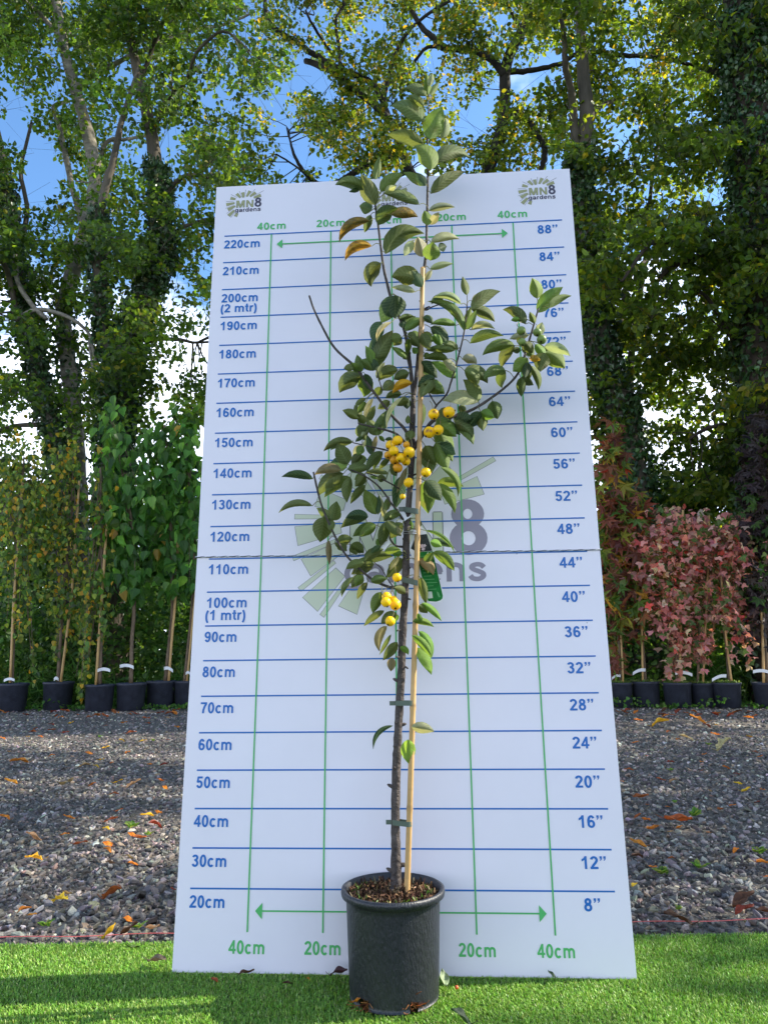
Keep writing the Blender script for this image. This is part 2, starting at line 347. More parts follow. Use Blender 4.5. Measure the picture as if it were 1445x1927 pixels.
def strip(mb, x0, s0, x1, s1, w, off):
    a = np.array([x0, s0]); b = np.array([x1, s1]); t = (b - a) / np.linalg.norm(b - a); p = np.array([-t[1], t[0]]) * w / 2; n = max(2, int(np.linalg.norm(b - a) / .12) + 1)
    q = [a + (b - a) * k / (n - 1) for k in range(n)]; Vs = np.array([v for c in q for v in (c - p, c + p)]); i = np.arange(n - 1) * 2
    mb.add(BP(Vs[:, 0], Vs[:, 1], off), np.stack([i, i + 2, i + 3, i + 1], 1))
def poly(mb, pts, off):
    pts = np.asarray(pts); mb.add(BP(pts[:, 0], pts[:, 1], off), np.arange(len(pts))[None])
# --- lettering: each glyph is a set of pen strokes and polygons merged into one flat outline
PX, PY = .075, .063
def _arc(cx, cy, rx, ry, a0, a1, n=20): return [(cx + rx * math.cos(math.radians(a)), cy + ry * math.sin(math.radians(a))) for a in np.linspace(a0, a1, n)]
def _st(pts, closed=False):
    P = np.array(pts); out = []; n = len(P)
    T = (np.roll(P, -1, 0) - np.roll(P, 1, 0)) if closed else np.gradient(P, axis=0)
    T /= np.linalg.norm(T, axis=1)[:, None] + 1e-9; O = np.stack([-T[:, 1] * PX, T[:, 0] * PY], 1)
    for i in range(n if closed else n - 1):
        j = (i + 1) % n; out += [[P[i] + O[i], P[i] - O[i], P[j] - O[j]], [P[i] + O[i], P[j] - O[j], P[j] + O[j]]]
    return out
def _r(x0, x1, y0, y1): return [[(x0, y0), (x1, y0), (x1, y1), (x0, y1)]]
def _sp(pts): return _st([tuple(p[:2]) for p in spline([(a, b, 0) for a, b in pts], 5)])
G = {
 '0': (.556, _st(_arc(.275, .353, .165, .307, 0, 345, 24), True)),
 '1': (.556, [[(.255, 0), (.394, 0), (.394, .719), (.255, .719)], [(.255, .50), (.255, .719), (.285, .719), (.20, .61), (.075, .54), (.075, .415)]]),
 '2': (.556, _st(_arc(.270, .505, .163, .153, 170, -30) + [(.36, .36), (.24, .235), (.14, .10)]) + _r(.035, .51, 0, .128)),
 '3': (.556, _st(_arc(.262, .532, .148, .126, 165, -85)) + _st(_arc(.265, .217, .165, .16, 85, -165)) + _r(.2, .27, .345, .45)),
 '4': (.556, _r(.305, .44, 0, .716) + _r(.02, .53, .145, .265) + [[(.02, .24), (.16, .24), (.42, .63), (.40, .716), (.32, .716)]]),
 '5': (.556, _r(.12, .49, .59, .716) + [[(.12, .716), (.235, .716), (.195, .31), (.055, .35)]] + _st(_arc(.272, .235, .165, .18, 135, -162))),
 '6': (.556, _st(_arc(.28, .225, .16, .17, 0, 345, 24), True) + _st(_arc(.285, .36, .172, .30, 38, 195))),
 '7': (.556, _r(.04, .515, .59, .716) + _st([(.455, .62), (.34, .44), (.26, .22), (.235, 0)])),
 '8': (.556, _st(_arc(.277, .530, .133, .130, 0, 345, 24), True) + _st(_arc(.277, .212, .163, .155, 0, 345, 24), True)),
 '9': (.556, _st(_arc(.275, .49, .16, .17, 0, 345, 24), True) + _st(_arc(.27, .356, .172, .30, 218, 375))),
 'c': (.556, _st(_arc(.285, .259, .172, .213, 42, 318, 24))),
 'm': (.889, _r(.065, .203, 0, .518) + _st(_arc(.288, .325, .155, .138, 180, 0)) + _r(.375, .512, 0, .33) + _st(_arc(.598, .325, .155, .138, 180, 0)) + _r(.684, .822, 0, .33)),
 't': (.333, _st([(.165, .69), (.165, .20), (.185, .09), (.245, .055), (.31, .062)]) + _r(.012, .31, .415, .518)),
 'r': (.389, _r(.065, .203, 0, .518) + _st(_arc(.30, .28, .165, .185, 180, 68))),
 '(': (.333, _st(_arc(.40, .255, .27, .50, 122, 238))), ')': (.333, _st(_arc(-.07, .255, .27, .50, 58, -58))),
 'q': (.500, [[(.06, .58), (.06, .716), (.20, .716), (.20, .60), (.17, .52), (.10, .46), (.06, .50), (.11, .54), (.125, .58)], [(.29, .58), (.29, .716), (.43, .716), (.43, .60), (.40, .52), (.33, .46), (.29, .50), (.34, .54), (.355, .58)]]),
 'M': (.833, _r(.07, .205, 0, .716) + _r(.628, .763, 0, .716) + [[(.07, .716), (.275, .716), (.4865, 0), (.3465, 0)], [(.763, .716), (.558, .716), (.3465, 0), (.4865, 0)]]),
 'N': (.722, _r(.07, .205, 0, .716) + _r(.517, .652, 0, .716) + [[(.07, .716), (.215, .716), (.652, 0), (.505, 0)]]),
 'g': (.611, _st(_arc(.277, .265, .167, .205, 0, 345, 24), True) + _r(.416, .55, -.02, .518) + _st(_arc(.285, -.02, .197, .135, 0, -160))),
 'a': (.556, _st(_arc(.232, .150, .138, .102, 0, 345, 20), True) + _r(.365, .50, 0, .34) + _st(_arc(.262, .335, .172, .13, 0, 155))),
 'd': (.611, _st(_arc(.277, .259, .167, .213, 0, 345, 24), True) + _r(.416, .55, 0, .716)),
 'e': (.556, _st(_arc(.28, .259, .172, .213, 0, 318, 26)) + _r(.12, .50, .205, .30)),
 'n': (.611, _r(.065, .203, 0, .518) + _st(_arc(.305, .325, .170, .138, 180, 0)) + _r(.406, .544, 0, .33)),
 's': (.556, _sp([(.455, .375), (.38, .445), (.27, .462), (.16, .43), (.135, .37), (.20, .315), (.31, .27), (.415, .215), (.43, .14), (.36, .075), (.26, .058), (.15, .08), (.085, .155)])),
 ' ': (.278, []),
}
_GC = {}
def glyph(c):
    if c in _GC: return _GC[c]
    adv, polys = G[c]; vs, fs = [], []
    for p in polys:
        p = [tuple(map(float, q)) for q in p]; A = sum(p[i][0] * p[(i + 1) % len(p)][1] - p[(i + 1) % len(p)][0] * p[i][1] for i in range(len(p)))
        if abs(A) < 1e-7: continue
        if A < 0: p = p[::-1]
        fs.append(list(range(len(vs), len(vs) + len(p)))); vs += p
    if not vs: _GC[c] = (adv, None, None); return _GC[c]
    o = delaunay_2d_cdt([Vector(v) for v in vs], [], fs, 0, 1e-5)
    _GC[c] = (adv, np.array([tuple(v) for v in o[0]]), [np.array(f)[None] for f, q in zip(o[2], o[5]) if len(f) >= 3 and len(q)]); return _GC[c]
def text(mb, s, x0, base, cap, width, off, align='l', grow=0.0):
    em = cap / .716; tot = sum(G[c][0] for c in s) * em; k = width / tot if width else 1.0
    if align == 'c': x0 -= (width or tot) / 2
    for c in s:
        adv, V, F = glyph(c)
        if V is not None: mb.add(BP(x0 + V[:, 0] * em * k, base + V[:, 1] * em, off), F)
        x0 += adv * em * k
XL, XR = -.5594, .5588
for i in range(21):
    s = .2 + .1 * i; mb = MB(); strip(mb, XL, s, XR, s, .0042, .0010); mb.build('height_line', M_BLUE, board)
    n = 20 + 10 * i; mb = MB(); nm = '%dcm' % n; w = {3: .083, 2: .083}.get(3)
    text(mb, nm, XL - .001, s - .0470, .0305, .0985 if n < 100 else .1245, .0012)
    if n in (100, 200): text(mb, '(%d mtr)' % (n // 100), XL - .003, s - .0835, .0300, .124, .0012)
    mb.build('centimetre_label', M_BLUE, board)
    mb = MB(); inch = 8 + 4 * i; text(mb, '%dq' % inch, .476, s - .0470, .0310, .046 if inch < 10 else .069, .0012); mb.build('inch_label', M_BLUE, board)
for x in (-.4, -.2, 0, .2, .4):
    mb = MB(); strip(mb, x, .0965, x, SEAM, .0042, .0016); strip(mb, x, SEAM, x, 2.198, .0042, .0016); mb.build('width_line', M_GREEN, board)
for s, h in ((.147, .040), (2.160, .034)):
    mb = MB(); strip(mb, -.362, s, .362, s, .004, .0022)
    for sg in (-1, 1): poly(mb, [(sg * .381, s), (sg * .362, s - h / 2), (sg * .362, s + h / 2)][::(-sg)], .0022)
    mb.build('width_arrow', M_GREEN, board)
for x, t in ((-.4, '40cm'), (-.2, '20cm'), (0, '0cm'), (.2, '20cm'), (.4, '40cm')):
    mb = MB(); text(mb, t, x, 2.2175, .0270, .1 if x else .074, .0012, 'c'); mb.build('width_label', M_GREEN, board)
    if x:
        mb = MB(); text(mb, t, x, .045, .0320, .098, .0012, 'c'); mb.build('width_label', M_GREEN, board)
LINES = [(29, 84, 169), (50, 72, 130), (84, 40, 98), (114, 38, 96), (148, 62, 118), (178, 76, 136), (202, 84, 148), (218, 100, 161), (235, 112, 166)]
WEDGES = [(19, 78, 134), (39, 58, 110), (63, 42, 95), (99, 32, 77), (131, 42, 88), (163, 68, 108), (190, 72, 135), (210, 76, 137), (227, 104, 164), (245, 112, 142)]
def logo(x, s, k, big=False):
    # x, s: left end of the lettering baseline ("gardens"); k metres per drawing unit (195 units wide)
    cx, cs = x + 65 * k, s + 92 * k
    lg = bpy.data.objects.new('logo', None); COL.objects.link(lg); lg.parent = board
    M1, M2 = (M_PALE, M_GREY) if big else (M_OLIVE, M_NAVY); MO = M_OUT if big else mat('print_outline_dark', (.035, .035, .035), .4, .4)
    def pt(a, r): a = math.radians(a); return (cx + r * k * math.cos(a), cs + r * k * math.sin(a))
    rays, outl = MB(), MB(); ow = 1.1 if big else 1.0
    def q(mb, a, r0, r1, w0, w1, off):
        t = math.radians(a); px, ps = -math.sin(t) * k, math.cos(t) * k; A, Bq = pt(a, r0), pt(a, r1)
        poly(mb, [(A[0] + px * w0, A[1] + ps * w0), (A[0] - px * w0, A[1] - ps * w0), (Bq[0] - px * w1, Bq[1] - ps * w1), (Bq[0] + px * w1, Bq[1] + ps * w1)], off)
    for a, r0, r1 in LINES:
        if big: q(rays, a, r0, r1, 2.2, 3.2, .0006); q(outl, a, r0 - .6, r1 + .6, 2.7, 3.8, .0003)
        else: q(outl, a, r0, r1, .9, 1.3, .0004)
    for a, r0, r1 in WEDGES:
        q(rays, a, r0, r1, 6.5 + r0 * .02, 11 + r1 * .02, .0006); q(outl, a, r0 - ow * .6, r1 + ow * .6, 6.5 + r0 * .02 + ow * .5, 11 + r1 * .02 + ow * .5, .0003)
    rays.build('sun_rays', M1, lg); outl.build('ray_outlines', MO, lg)
    a, b = MB(), MB(); text(a, 'MN', x + 2 * k, s + 38 * k, 60 * k, 141 * k, .0007)
    for dx, ds in ((-1, 0), (1, 0), (0, 1), (0, -1)): text(b, 'MN', x + (2 + dx * 1.3) * k, s + (38 + ds * 1.3) * k, 60 * k, 141 * k, .0003 - .00004 * (dx + 2 * ds))
    a.build('lettering', M1, lg); b.build('letter_outlines', MO, lg)
    c = MB(); text(c, '8', x + 142 * k, s + 37 * k, 78 * k, 61 * k, .0007); text(c, 'gardens', x - 2 * k, s, 36 * k, 199 * k, .0007); c.build('lettering', M2, lg)
    return lg
xl, sl_ = binv(442.5, 399.5); xr, sr_ = binv(994, 376.2); xm, _ = binv(717, 388)
kk = (binv(491, 397)[0] - xl) / 195
logo(xl, sl_, kk); logo(xm, (sl_ + sr_) / 2, kk); logo(xr, sr_, kk)
xb, sb = binv(648, 1098); xb2, _ = binv(916, 1098); logo(xb, sb, (xb2 - xb) / 195, True)

# twisted cord along the seam
mb = MB(); n = 260
for ph, c in ((0, (.62, .63, .66)), (math.pi, (.10, .11, .14))):
    xs = np.linspace(-HW - .004, HW + .004, n); P = BP(xs, np.full(n, SEAM) - .0005 + .0016 * np.sin(xs * 9), .004); a = xs * 2 * math.pi / .035 + ph
    P[:, 2] += .0011 * np.cos(a); P[:, 1] += .0011 * np.sin(a); V, F = tube(P, .00095, 6); mb.add(V, F, c)
tag(mb.build('cord', mat('cord_fibre', attr=True, rough=.8, spec=.2), origin=HK), 'thin twisted grey cord stretched across the seam of the white board', 'cord')

# ------------------------------------------------------------------ potted crab apple
def plane_y(py): return -.10 + .00004 * (1690 - py)          # the tree stands just in front of the leaning board
def pw(px, py, dy=0.0): return at(px, py, plane_y(py) + dy)
def prad(px, py, wpx, dy=0.0): return wpx / 2 / ppm(pw(px, py, dy))
tree = thing('potted_crab_apple_tree', POTC, 'young crab apple with yellow fruit in a black pot before the white board', 'potted tree')
RIMZ = .245
zz = np.linspace(0.0, 1, 22); prof = [(POTB - .004, .001), (POTB, .005)] + [(POTB + (POTR - .012 - POTB) * t, .005 + (RIMZ - .025 - .005) * t) for t in zz]
prof += [(POTR - .008, RIMZ - .020), (POTR - .001, RIMZ - .017), (POTR + .001, RIMZ - .008), (POTR - .001, RIMZ - .001), (POTR - .006, RIMZ), (POTR - .011, RIMZ - .003), (POTR - .014, RIMZ - .03), (POTR - .018, RIMZ - .06)]
V, F = lathe(prof, 96); fq = F[0]; cen = V[fq].mean(1); ang = np.degrees(np.arctan2(cen[:, 1], cen[:, 0]))
notch = np.zeros(len(fq), bool)
for a in (-128, -62, 5, 70, 140): notch |= (np.abs((ang - a + 180) % 360 - 180) < 6.5) & (cen[:, 2] < .026)
mb = MB(); mb.add(V + POTC, [fq[~notch]]); mb.build('pot', M_POT, tree, smooth=True)
mb = MB(); rr = np.linspace(0, POTR - .016, 9); a = np.arange(40) * 2 * np.pi / 40
V = np.concatenate([np.stack([r * np.cos(a), r * np.sin(a), np.full(40, RIMZ - .026) + rng.normal(0, .003, 40) + .012 * (1 - r / POTR)], 1) for r in rr]); i = np.arange(8)[:, None] * 40; j = np.arange(40)[None]; k = (j + 1) % 40
mb.add(V + POTC, np.stack([i + j, i + k, i + 40 + k, i + 40 + j], -1).reshape(-1, 4)); mb.build('compost', M_SOIL, tree)
mb = MB(); n = 1500; r = np.sqrt(rng.random(n)) * (POTR - .018); a = rng.uniform(0, 2 * np.pi, n); P = np.stack([r * np.cos(a), r * np.sin(a), RIMZ - .022 + .011 * (1 - r / POTR) + rng.uniform(0, .006, n)], 1) + POTC
leaf_cloud(mb, P, rng.uniform(.006, .019, n), (np.array([[-.14, 0, 0], [.14, 0, 0], [.12, 1, .03], [-.12, 1, 0], [0, 0, .16], [0, 1, .14]]), [np.array([[0, 3, 5, 4], [1, 4, 5, 2]])]),
           pick(n, [(.05, .026, .014), (.10, .055, .028), (.22, .14, .075), (.34, .25, .14)], [5, 4, 1.5, .5], .25), (0, 0, .1), 1.0, (0, 0, 1), .6)
mb.build('bark_mulch', M_CHIP, tree)
mb = MB(); n = 70; a = rng.uniform(2.3, 6.8, n); r = rng.uniform(.085, .1, n); P = np.stack([r * np.cos(a), r * np.sin(a) , np.full(n, RIMZ - .012)], 1) + POTC
leaf_cloud(mb, P, rng.uniform(.006, .015, n), T_oval(.16, .05), pick(n, [(.07, .15, .02), (.15, .22, .05)]), (0, 0, 1), .6); mb.build('moss', M_BLADE, tree)
for a0 in (-128, -62):
    mb = MB()
    for q in range(26):
        a1 = math.radians(a0 + rng.normal(0, 4)); P0 = POTC + np.array([.092 * math.cos(a1), .092 * math.sin(a1), rng.uniform(.002, .028)]); dd = np.array([math.cos(a1), math.sin(a1), rng.uniform(-.3, .5)]) + rng.normal(0, .6, 3)
        V, F = tube(spline([P0, P0 + dd * .012, P0 + dd * .02 + rng.normal(0, .006, 3)], 3), .0008, 4); V[:, 2] = np.maximum(V[:, 2], .001); mb.add(V, F, pick(1, [(.22, .07, .02), (.14, .05, .02), (.30, .13, .04)])[0])
    mb.build('root_tuft', M_CHIP, tree)

M_TRUNK = mat('crab_bark', (.062, .050, .044), .75, .3, noise=(40, .55, 1.7, (1, 1, .6)), bump=(120, .5))
def limb(name, pts, parent=tree, m=M_TRUNK, dy=None, knots=0):
    P, R = [], []
    for q, (px, py, w) in enumerate(pts):
        d = 0 if dy is None else dy * (q / (len(pts) - 1)); P.append(pw(px, py, d)); R.append(prad(px, py, w, d))
    S = spline(np.concatenate([np.array(P), np.array(R)[:, None]], 1)[:, :3], 5); Rs = np.interp(np.linspace(0, len(R) - 1, len(S)), np.arange(len(R)), R)
    Rs = Rs * (1 + rng.normal(0, .035, len(Rs))); mb = MB(); V, F = tube(S, Rs, 12, True, .025); mb.add(V, F)
    for q in range(knots):
        t = rng.integers(3, len(S) - 3); a = rng.uniform(0, 6.28); d = np.array([math.cos(a), -abs(math.sin(a)) * .6, rng.uniform(.1, .6)]); V, F = tube([S[t], S[t] + d * (Rs[t] * 1.5), S[t] + d * (Rs[t] * 1.95)], [Rs[t] * .5, Rs[t] * .4, Rs[t] * .15], 6); mb.add(V, F)
    return mb.build(name, m, parent, smooth=True)
limb('trunk', [(742, 1702, 34), (742, 1688, 25), (745, 1668, 20), (745, 1600, 17.5), (744, 1540, 17), (746, 1450, 17), (748, 1400, 16), (751, 1340, 15.5), (755, 1270, 15), (757, 1200, 15), (761, 1130, 14), (764, 1060, 14), (765, 1010, 13), (769, 950, 11), (773, 890, 11.5), (775, 840, 13), (776, 790, 11), (778, 745, 9)], knots=13)
mb = MB(); V, F = tube(spline([pw(745, 1672, -.004), pw(736, 1682, -.010), pw(730, 1692, -.014)], 4), [.011, .010, .012, .013, .009, .006, .004, .003, .002][:9], 10, True, .05); mb.add(V, F); mb.build('root_flare', M_TRUNK, tree, smooth=True)
BR = [
 ([(778, 750, 8), (773, 700, 7), (767, 650, 6.5), (757, 610, 6), (748, 590, 5.5), (736, 562, 5.5), (730, 540, 5.5), (722, 505, 5), (716, 460, 4.5), (711, 420, 4), (706, 386, 3.5)], .0),
 ([(778, 752, 8), (784, 700, 7), (789, 640, 6.5), (795, 560, 6), (798, 510, 6), (802, 470, 5.5), (803, 420, 5), (804, 380, 4.6), (805, 320, 4), (804, 270, 3.6), (806, 220, 3), (807, 165, 2)], .03),
 ([(775, 832, 7), (760, 806, 6), (740, 785, 5.5), (720, 760, 5), (690, 720, 5), (668, 690, 5), (630, 655, 4.6), (605, 612, 4.2), (590, 580, 3.8), (582, 556, 3.4)], -.10),
 ([(775, 850, 6), (752, 822, 5), (735, 812, 4), (700, 803, 3.5), (674, 797, 3)], -.08),
 ([(768, 852, 4), (748, 852, 3), (718, 845, 3), (690, 839, 2.6), (664, 833, 2)], -.07),
 ([(766, 990, 6), (750, 965, 4), (735, 945, 3.6), (715, 918, 3.4), (690, 898, 3.2), (660, 884, 2.6)], -.10),
 ([(752, 920, 3), (735, 910, 3), (705, 895, 2.6), (688, 890, 2)], -.06),
 ([(758, 1103, 8), (742, 1105, 6.5), (730, 1104, 5.5), (700, 1090, 4.8), (672, 1066, 4.4), (650, 1043, 4.2), (632, 1012, 4), (617, 980, 4), (605, 950, 3.8), (597, 920, 3.8), (590, 888, 3.6)], -.13),
 ([(777, 846, 9), (790, 826, 7.5), (812, 794, 7), (832, 788, 6.5), (850, 785, 6), (890, 770, 5.5), (925, 748, 5), (960, 720, 4.6), (978, 696, 4.2), (988, 665, 4), (998, 632, 3.8), (1006, 604, 3.6), (1013, 580, 3)], -.06),
 ([(812, 794, 4), (817, 772, 4), (822, 762, 3.6), (840, 742, 3.4), (848, 720, 3.6), (856, 695, 3.4), (863, 668, 3.2), (871, 635, 3), (876, 605, 2.8), (879, 570, 2.2)], -.05),
 ([(822, 765, 3), (810, 745, 2.6), (802, 728, 2)], -.04),
 ([(757, 1029, 4.5), (745, 1027, 4), (736, 1018, 3.4), (733, 1010, 3)], -.05),
 ([(790, 566, 3.6), (800, 583, 3), (812, 578, 2.6), (826, 573, 2)], -.03),
 ([(741, 1106, 2.4), (728, 1088, 2), (718, 1070, 2), (706, 1060, 1.6)], -.04),
 ([(779, 740, 4), (772, 700, 3), (765, 668, 3), (762, 645, 2)], .03),
 ([(720, 735, 2.2), (714, 718, 2), (710, 700, 2)], -.05),
]
for pts, dy in BR: limb('branch', pts, dy=dy)
TW = [((798, 583), (808, 577)), ((757, 1186), (747, 1187)), ((775, 896), (785, 892)), ((757, 1240), (745, 1236)), ((762, 1255), (767, 1258)), ((765, 1128), (772, 1128)), ((766, 1076), (772, 1068))]
for (a, b) in TW: limb('twig', [(*a, 4), ((a[0] + b[0]) / 2, (a[1] + b[1]) / 2 - 1, 3.4), (*b, 3)], dy=-.02)

# leaves: zoom origin and scale, then base x, y, tip x, y, width, arch, colour
LV = {
 (620, 280, .19377): """985 435 1290 240 110 .15 g;910 360 730 240 80 .1 l;930 360 850 240 80 0 d;440 545 320 270 150 0 g;335 400 80 355 110 .3 g;300 390 200 415 40 0 d;445 300 480 95 70 0 g;500 420 700 260 110 .2 l;540 430 640 370 70 .1 s;870 540 540 440 95 .15 g;480 740 650 590 130 .3 g;600 640 835 660 100 .2 b;410 600 300 560 110 .1 g;385 700 120 890 90 .35 b;400 640 345 800 70 0 g;410 945 175 1075 90 .4 y;545 1020 885 840 160 .4 g;500 1110 415 1320 130 .35 g;965 600 1195 570 70 .15 s;965 740 925 610 90 0 l;980 735 1055 625 70 0 s;985 910 1235 880 80 .25 s;905 1050 860 870 120 0 s;810 890 730 1030 80 0 s;980 1085 1000 920 150 0 l;1060 970 1130 950 80 .1 d;975 1170 1180 1120 60 .1 s;860 1290 625 1250 170 .25 g;900 1340 800 1190 100 0 d;830 1390 620 1350 60 .1 s;925 1280 990 1180 50 0 s""",
 (500, 100, .4152): """725 195 640 160 45 .25 g;735 190 730 100 30 0 l;745 190 780 135 25 0 l;740 150 755 95 25 0 s;715 240 650 195 40 .1 g;715 310 580 245 72 .25 g;740 390 795 255 85 .05 l;800 385 815 300 50 0 s;715 420 565 375 60 .15 g;745 530 680 430 80 .3 l;765 500 910 475 60 .4 g""",
 (620, 540, .13841): """890 120 720 460 220 0 d;900 110 890 400 250 0 d;840 480 660 720 60 .3 c;700 470 620 740 170 .1 d;620 970 840 620 180 0 g;600 1110 840 800 130 .1 g;980 690 800 720 120 .1 g;1040 970 860 830 80 .1 l;590 1140 430 1010 130 .2 g;430 1160 380 940 110 0 g;330 1100 205 1110 90 .1 g;430 1210 165 1420 200 .25 g;930 1130 690 1270 150 .3 g;640 1240 740 1040 90 0 s;1080 1170 890 1250 130 .1 g;880 1300 740 1400 130 .1 g;1120 1310 880 1435 110 .3 Y;1000 560 1000 450 100 0 d;1030 600 1290 470 120 .25 l;950 430 1130 400 70 .1 g;1270 420 1390 500 90 .3 d;1060 640 1180 700 90 .1 g;1080 700 1060 900 80 0 l;1200 900 1130 830 80 0 L;480 1180 560 1400 120 0 d;1000 980 1100 900 100 .1 g""",
 (780, 540, .12457): """700 260 320 170 110 .3 s;745 660 240 260 130 .35 l;760 650 840 330 110 0 l;790 640 920 370 100 0 g;860 340 1255 90 170 .2 g;870 220 960 100 60 0 s;850 650 1180 640 100 .35 s;840 850 1300 750 140 .25 g;625 580 270 570 100 .2 l;240 610 470 870 170 .2 d;280 720 400 900 120 .1 L;650 950 430 860 110 .2 g;600 960 200 960 110 .1 g;500 1090 170 1090 110 .2 g;620 1280 420 1090 110 .1 s;620 1380 280 1150 150 .1 L;720 1090 920 1160 130 .3 s;750 1260 1070 1440 180 .3 g;1370 1260 1070 1390 100 .25 g;110 700 220 930 150 0 g;110 1120 320 1350 180 0 d;110 1400 290 1270 120 .1 p;-20 540 120 520 110 .1 g;-60 760 60 900 130 .1 g;150 1000 200 1080 80 .1 l""",
 (780, 500, .22145): """445 250 410 105 60 0 g;1040 280 1000 120 100 .1 L;1045 400 1240 200 110 .1 L;1140 360 1315 265 60 .2 l;940 495 765 385 90 .3 g;890 455 825 465 40 .1 L;1020 490 980 400 50 0 l;1050 590 1080 490 70 0 s;850 680 600 755 90 .25 l;900 720 830 725 50 .1 g;970 590 820 620 60 .1 s;930 650 1000 770 90 0 l;1020 670 1100 775 70 .1 L;1100 690 1300 760 80 .2 s;1105 740 1260 860 130 .1 l;1110 770 1070 870 60 0 d;960 790 845 890 110 0 L;975 790 1060 800 55 .1 y;960 820 950 980 80 0 g;980 850 1045 1040 60 .2 g;900 950 905 1100 70 0 g;770 890 605 960 80 .3 g;660 1150 700 1290 110 0 g;560 1240 580 1390 90 0 g;560 1240 455 1370 90 0 d;535 1160 265 1150 110 .2 s;370 1200 430 1240 60 .1 g;340 1330 480 1445 110 .2 g;280 1320 380 1430 60 0 d;190 1300 340 1440 120 0 l;80 1000 240 1080 110 .1 l;170 950 60 1110 90 .1 g;900 660 885 610 50 0 g;250 270 150 320 60 .2 d""",
 (680, 740, .19377): """620 510 680 755 140 0 g;720 480 830 720 140 0 l;730 280 870 630 150 0 l;905 280 1070 480 100 .2 g;770 720 920 980 60 .35 l;620 850 645 1140 150 0 l;735 880 890 1140 90 .2 l;395 800 330 1100 110 0 d;440 720 350 950 50 0 p;290 720 340 800 60 0 g;480 390 450 470 60 0 g;585 90 590 290 70 0 g;100 600 60 420 70 0 d""",
 (620, 720, .13841): """315 810 -45 925 110 .25 g;250 1110 120 850 190 0 g;400 570 480 770 150 0 g;530 650 440 730 70 .1 s;460 740 360 800 50 .1 d;450 860 330 980 110 0 s;430 980 310 1100 130 0 g;490 780 420 950 40 0 c;640 720 760 410 140 0 g;640 720 575 975 60 0 p;500 540 610 330 100 0 g;400 490 195 385 110 .1 g;480 550 390 440 100 0 g;590 210 480 490 65 .1 c;500 220 360 330 60 .2 g;490 260 395 400 90 0 l;1000 200 800 600 55 .25 c;870 290 770 590 70 .1 d;1070 220 930 310 110 .1 g;980 160 780 210 100 .2 g;1120 650 1050 780 110 0 g;820 250 670 350 100 0 g;1060 560 1070 450 60 0 g;720 940 530 1190 110 .2 g;820 1030 690 1170 70 .1 g;800 1240 510 1230 70 .15 g;650 1310 760 1310 90 .1 g;560 1280 650 1310 40 .1 L;250 1180 520 1170 130 .1 g;490 1260 360 1400 120 0 g;670 730 740 800 50 .1 L;860 780 760 780 50 .2 d;840 1090 900 1240 80 0 g;600 650 720 560 90 .1 g;700 60 620 180 100 0 g""",
 (520, 820, .16609): """415 490 90 470 85 .2 d;410 795 60 870 70 .3 g;735 390 460 440 100 .25 p;760 430 500 660 150 .2 g;840 470 570 680 110 .15 g;1010 560 855 755 80 .1 g;640 960 680 760 130 0 g;620 960 470 830 90 .1 g;540 920 500 1180 190 0 g;640 960 600 1060 80 0 g;1130 890 1010 630 140 0 l;1150 890 1160 690 60 0 d;1250 980 1170 690 60 0 s;1240 850 1270 700 70 0 g;1040 920 760 1035 110 .2 g;1130 1010 890 1130 110 .1 g;1250 970 1180 1240 110 0 g;690 1210 850 1170 110 .1 g;850 1230 980 1320 110 .1 g;590 1180 600 1440 60 0 p;660 1220 790 1300 60 .1 g;1380 860 1230 960 90 .1 g""",
 (620, 940, .16609): """400 690 690 650 110 .15 g;620 600 790 570 70 .1 l;820 600 725 630 70 .1 L;390 720 205 785 90 .2 g;500 740 270 840 120 .1 g;380 860 260 990 100 .1 g;270 880 150 1085 60 .2 g;430 940 325 1115 70 .1 g;790 640 690 790 50 0 c;830 670 660 870 120 0 g;470 930 640 900 90 .1 g;590 1050 500 1270 110 .1 l;620 1260 410 1420 70 .1 g;760 1290 600 1400 110 .1 g;760 1300 760 1370 50 0 L;830 270 700 430 120 .1 g;740 270 800 390 80 0 p;1080 350 1390 590 40 .25 l;1140 480 1260 530 80 .1 L;1150 460 1390 540 70 .1 d;1170 600 1390 790 110 .2 l;1300 680 1400 790 60 0 d;1000 690 1160 840 110 .3 p;1030 880 1090 1160 90 0 g;1000 320 1040 500 60 0 s;1045 1170 1250 1360 70 .1 L;1010 1200 1100 1280 90 .1 g;1000 1290 1040 1390 50 0 L;940 1380 1160 1440 70 .2 L;930 340 920 240 40 0 L;680 200 800 170 60 .1 l;560 530 540 450 50 0 L;580 530 480 600 60 .1 d;860 1060 740 1000 80 .1 g;1030 240 1010 320 40 0 g""",
 (640, 980, .2076): """425 955 365 1165 70 .3 p;460 1030 365 1200 35 0 g;520 1100 400 1250 80 0 g;470 1240 460 1355 70 0 p;540 1150 610 1210 50 .3 L;710 1000 820 1220 70 .2 L;650 1040 815 1230 70 .15 L;690 1150 815 1375 90 .1 L""",
 (660, 1260, .1868): """425 565 245 785 45 .35 d;610 580 820 620 100 .1 s;575 705 580 925 130 0 v""",
}
PALM = dict(g=(.098, .130, .036), l=(.115, .175, .034), L=(.125, .225, .034), d=(.040, .078, .032), s=(.27, .29, .17), c=(.52, .47, .22), y=(.38, .23, .020), Y=(.52, .29, .012), b=(.14, .11, .028), p=(.21, .17, .075), v=(.22, .36, .06))  # l, L carry backlit brightness in the colour; s is a pale, lit underside
M_CRAB = mat('crab_leaf', attr=True, rough=.68, spec=.22, trans=.32, tgain=(2.1, 1.9, 1.1))
nt = M_CRAB.node_tree; N_, L_n = nt.nodes, nt.links      # midrib, side veins and blotches follow the leaf's own coordinates
uvn = N_.new('ShaderNodeAttribute'); uvn.attribute_name = 'luv'; sp = N_.new('ShaderNodeSeparateXYZ'); L_n.new(uvn.outputs['Vector'], sp.inputs[0])
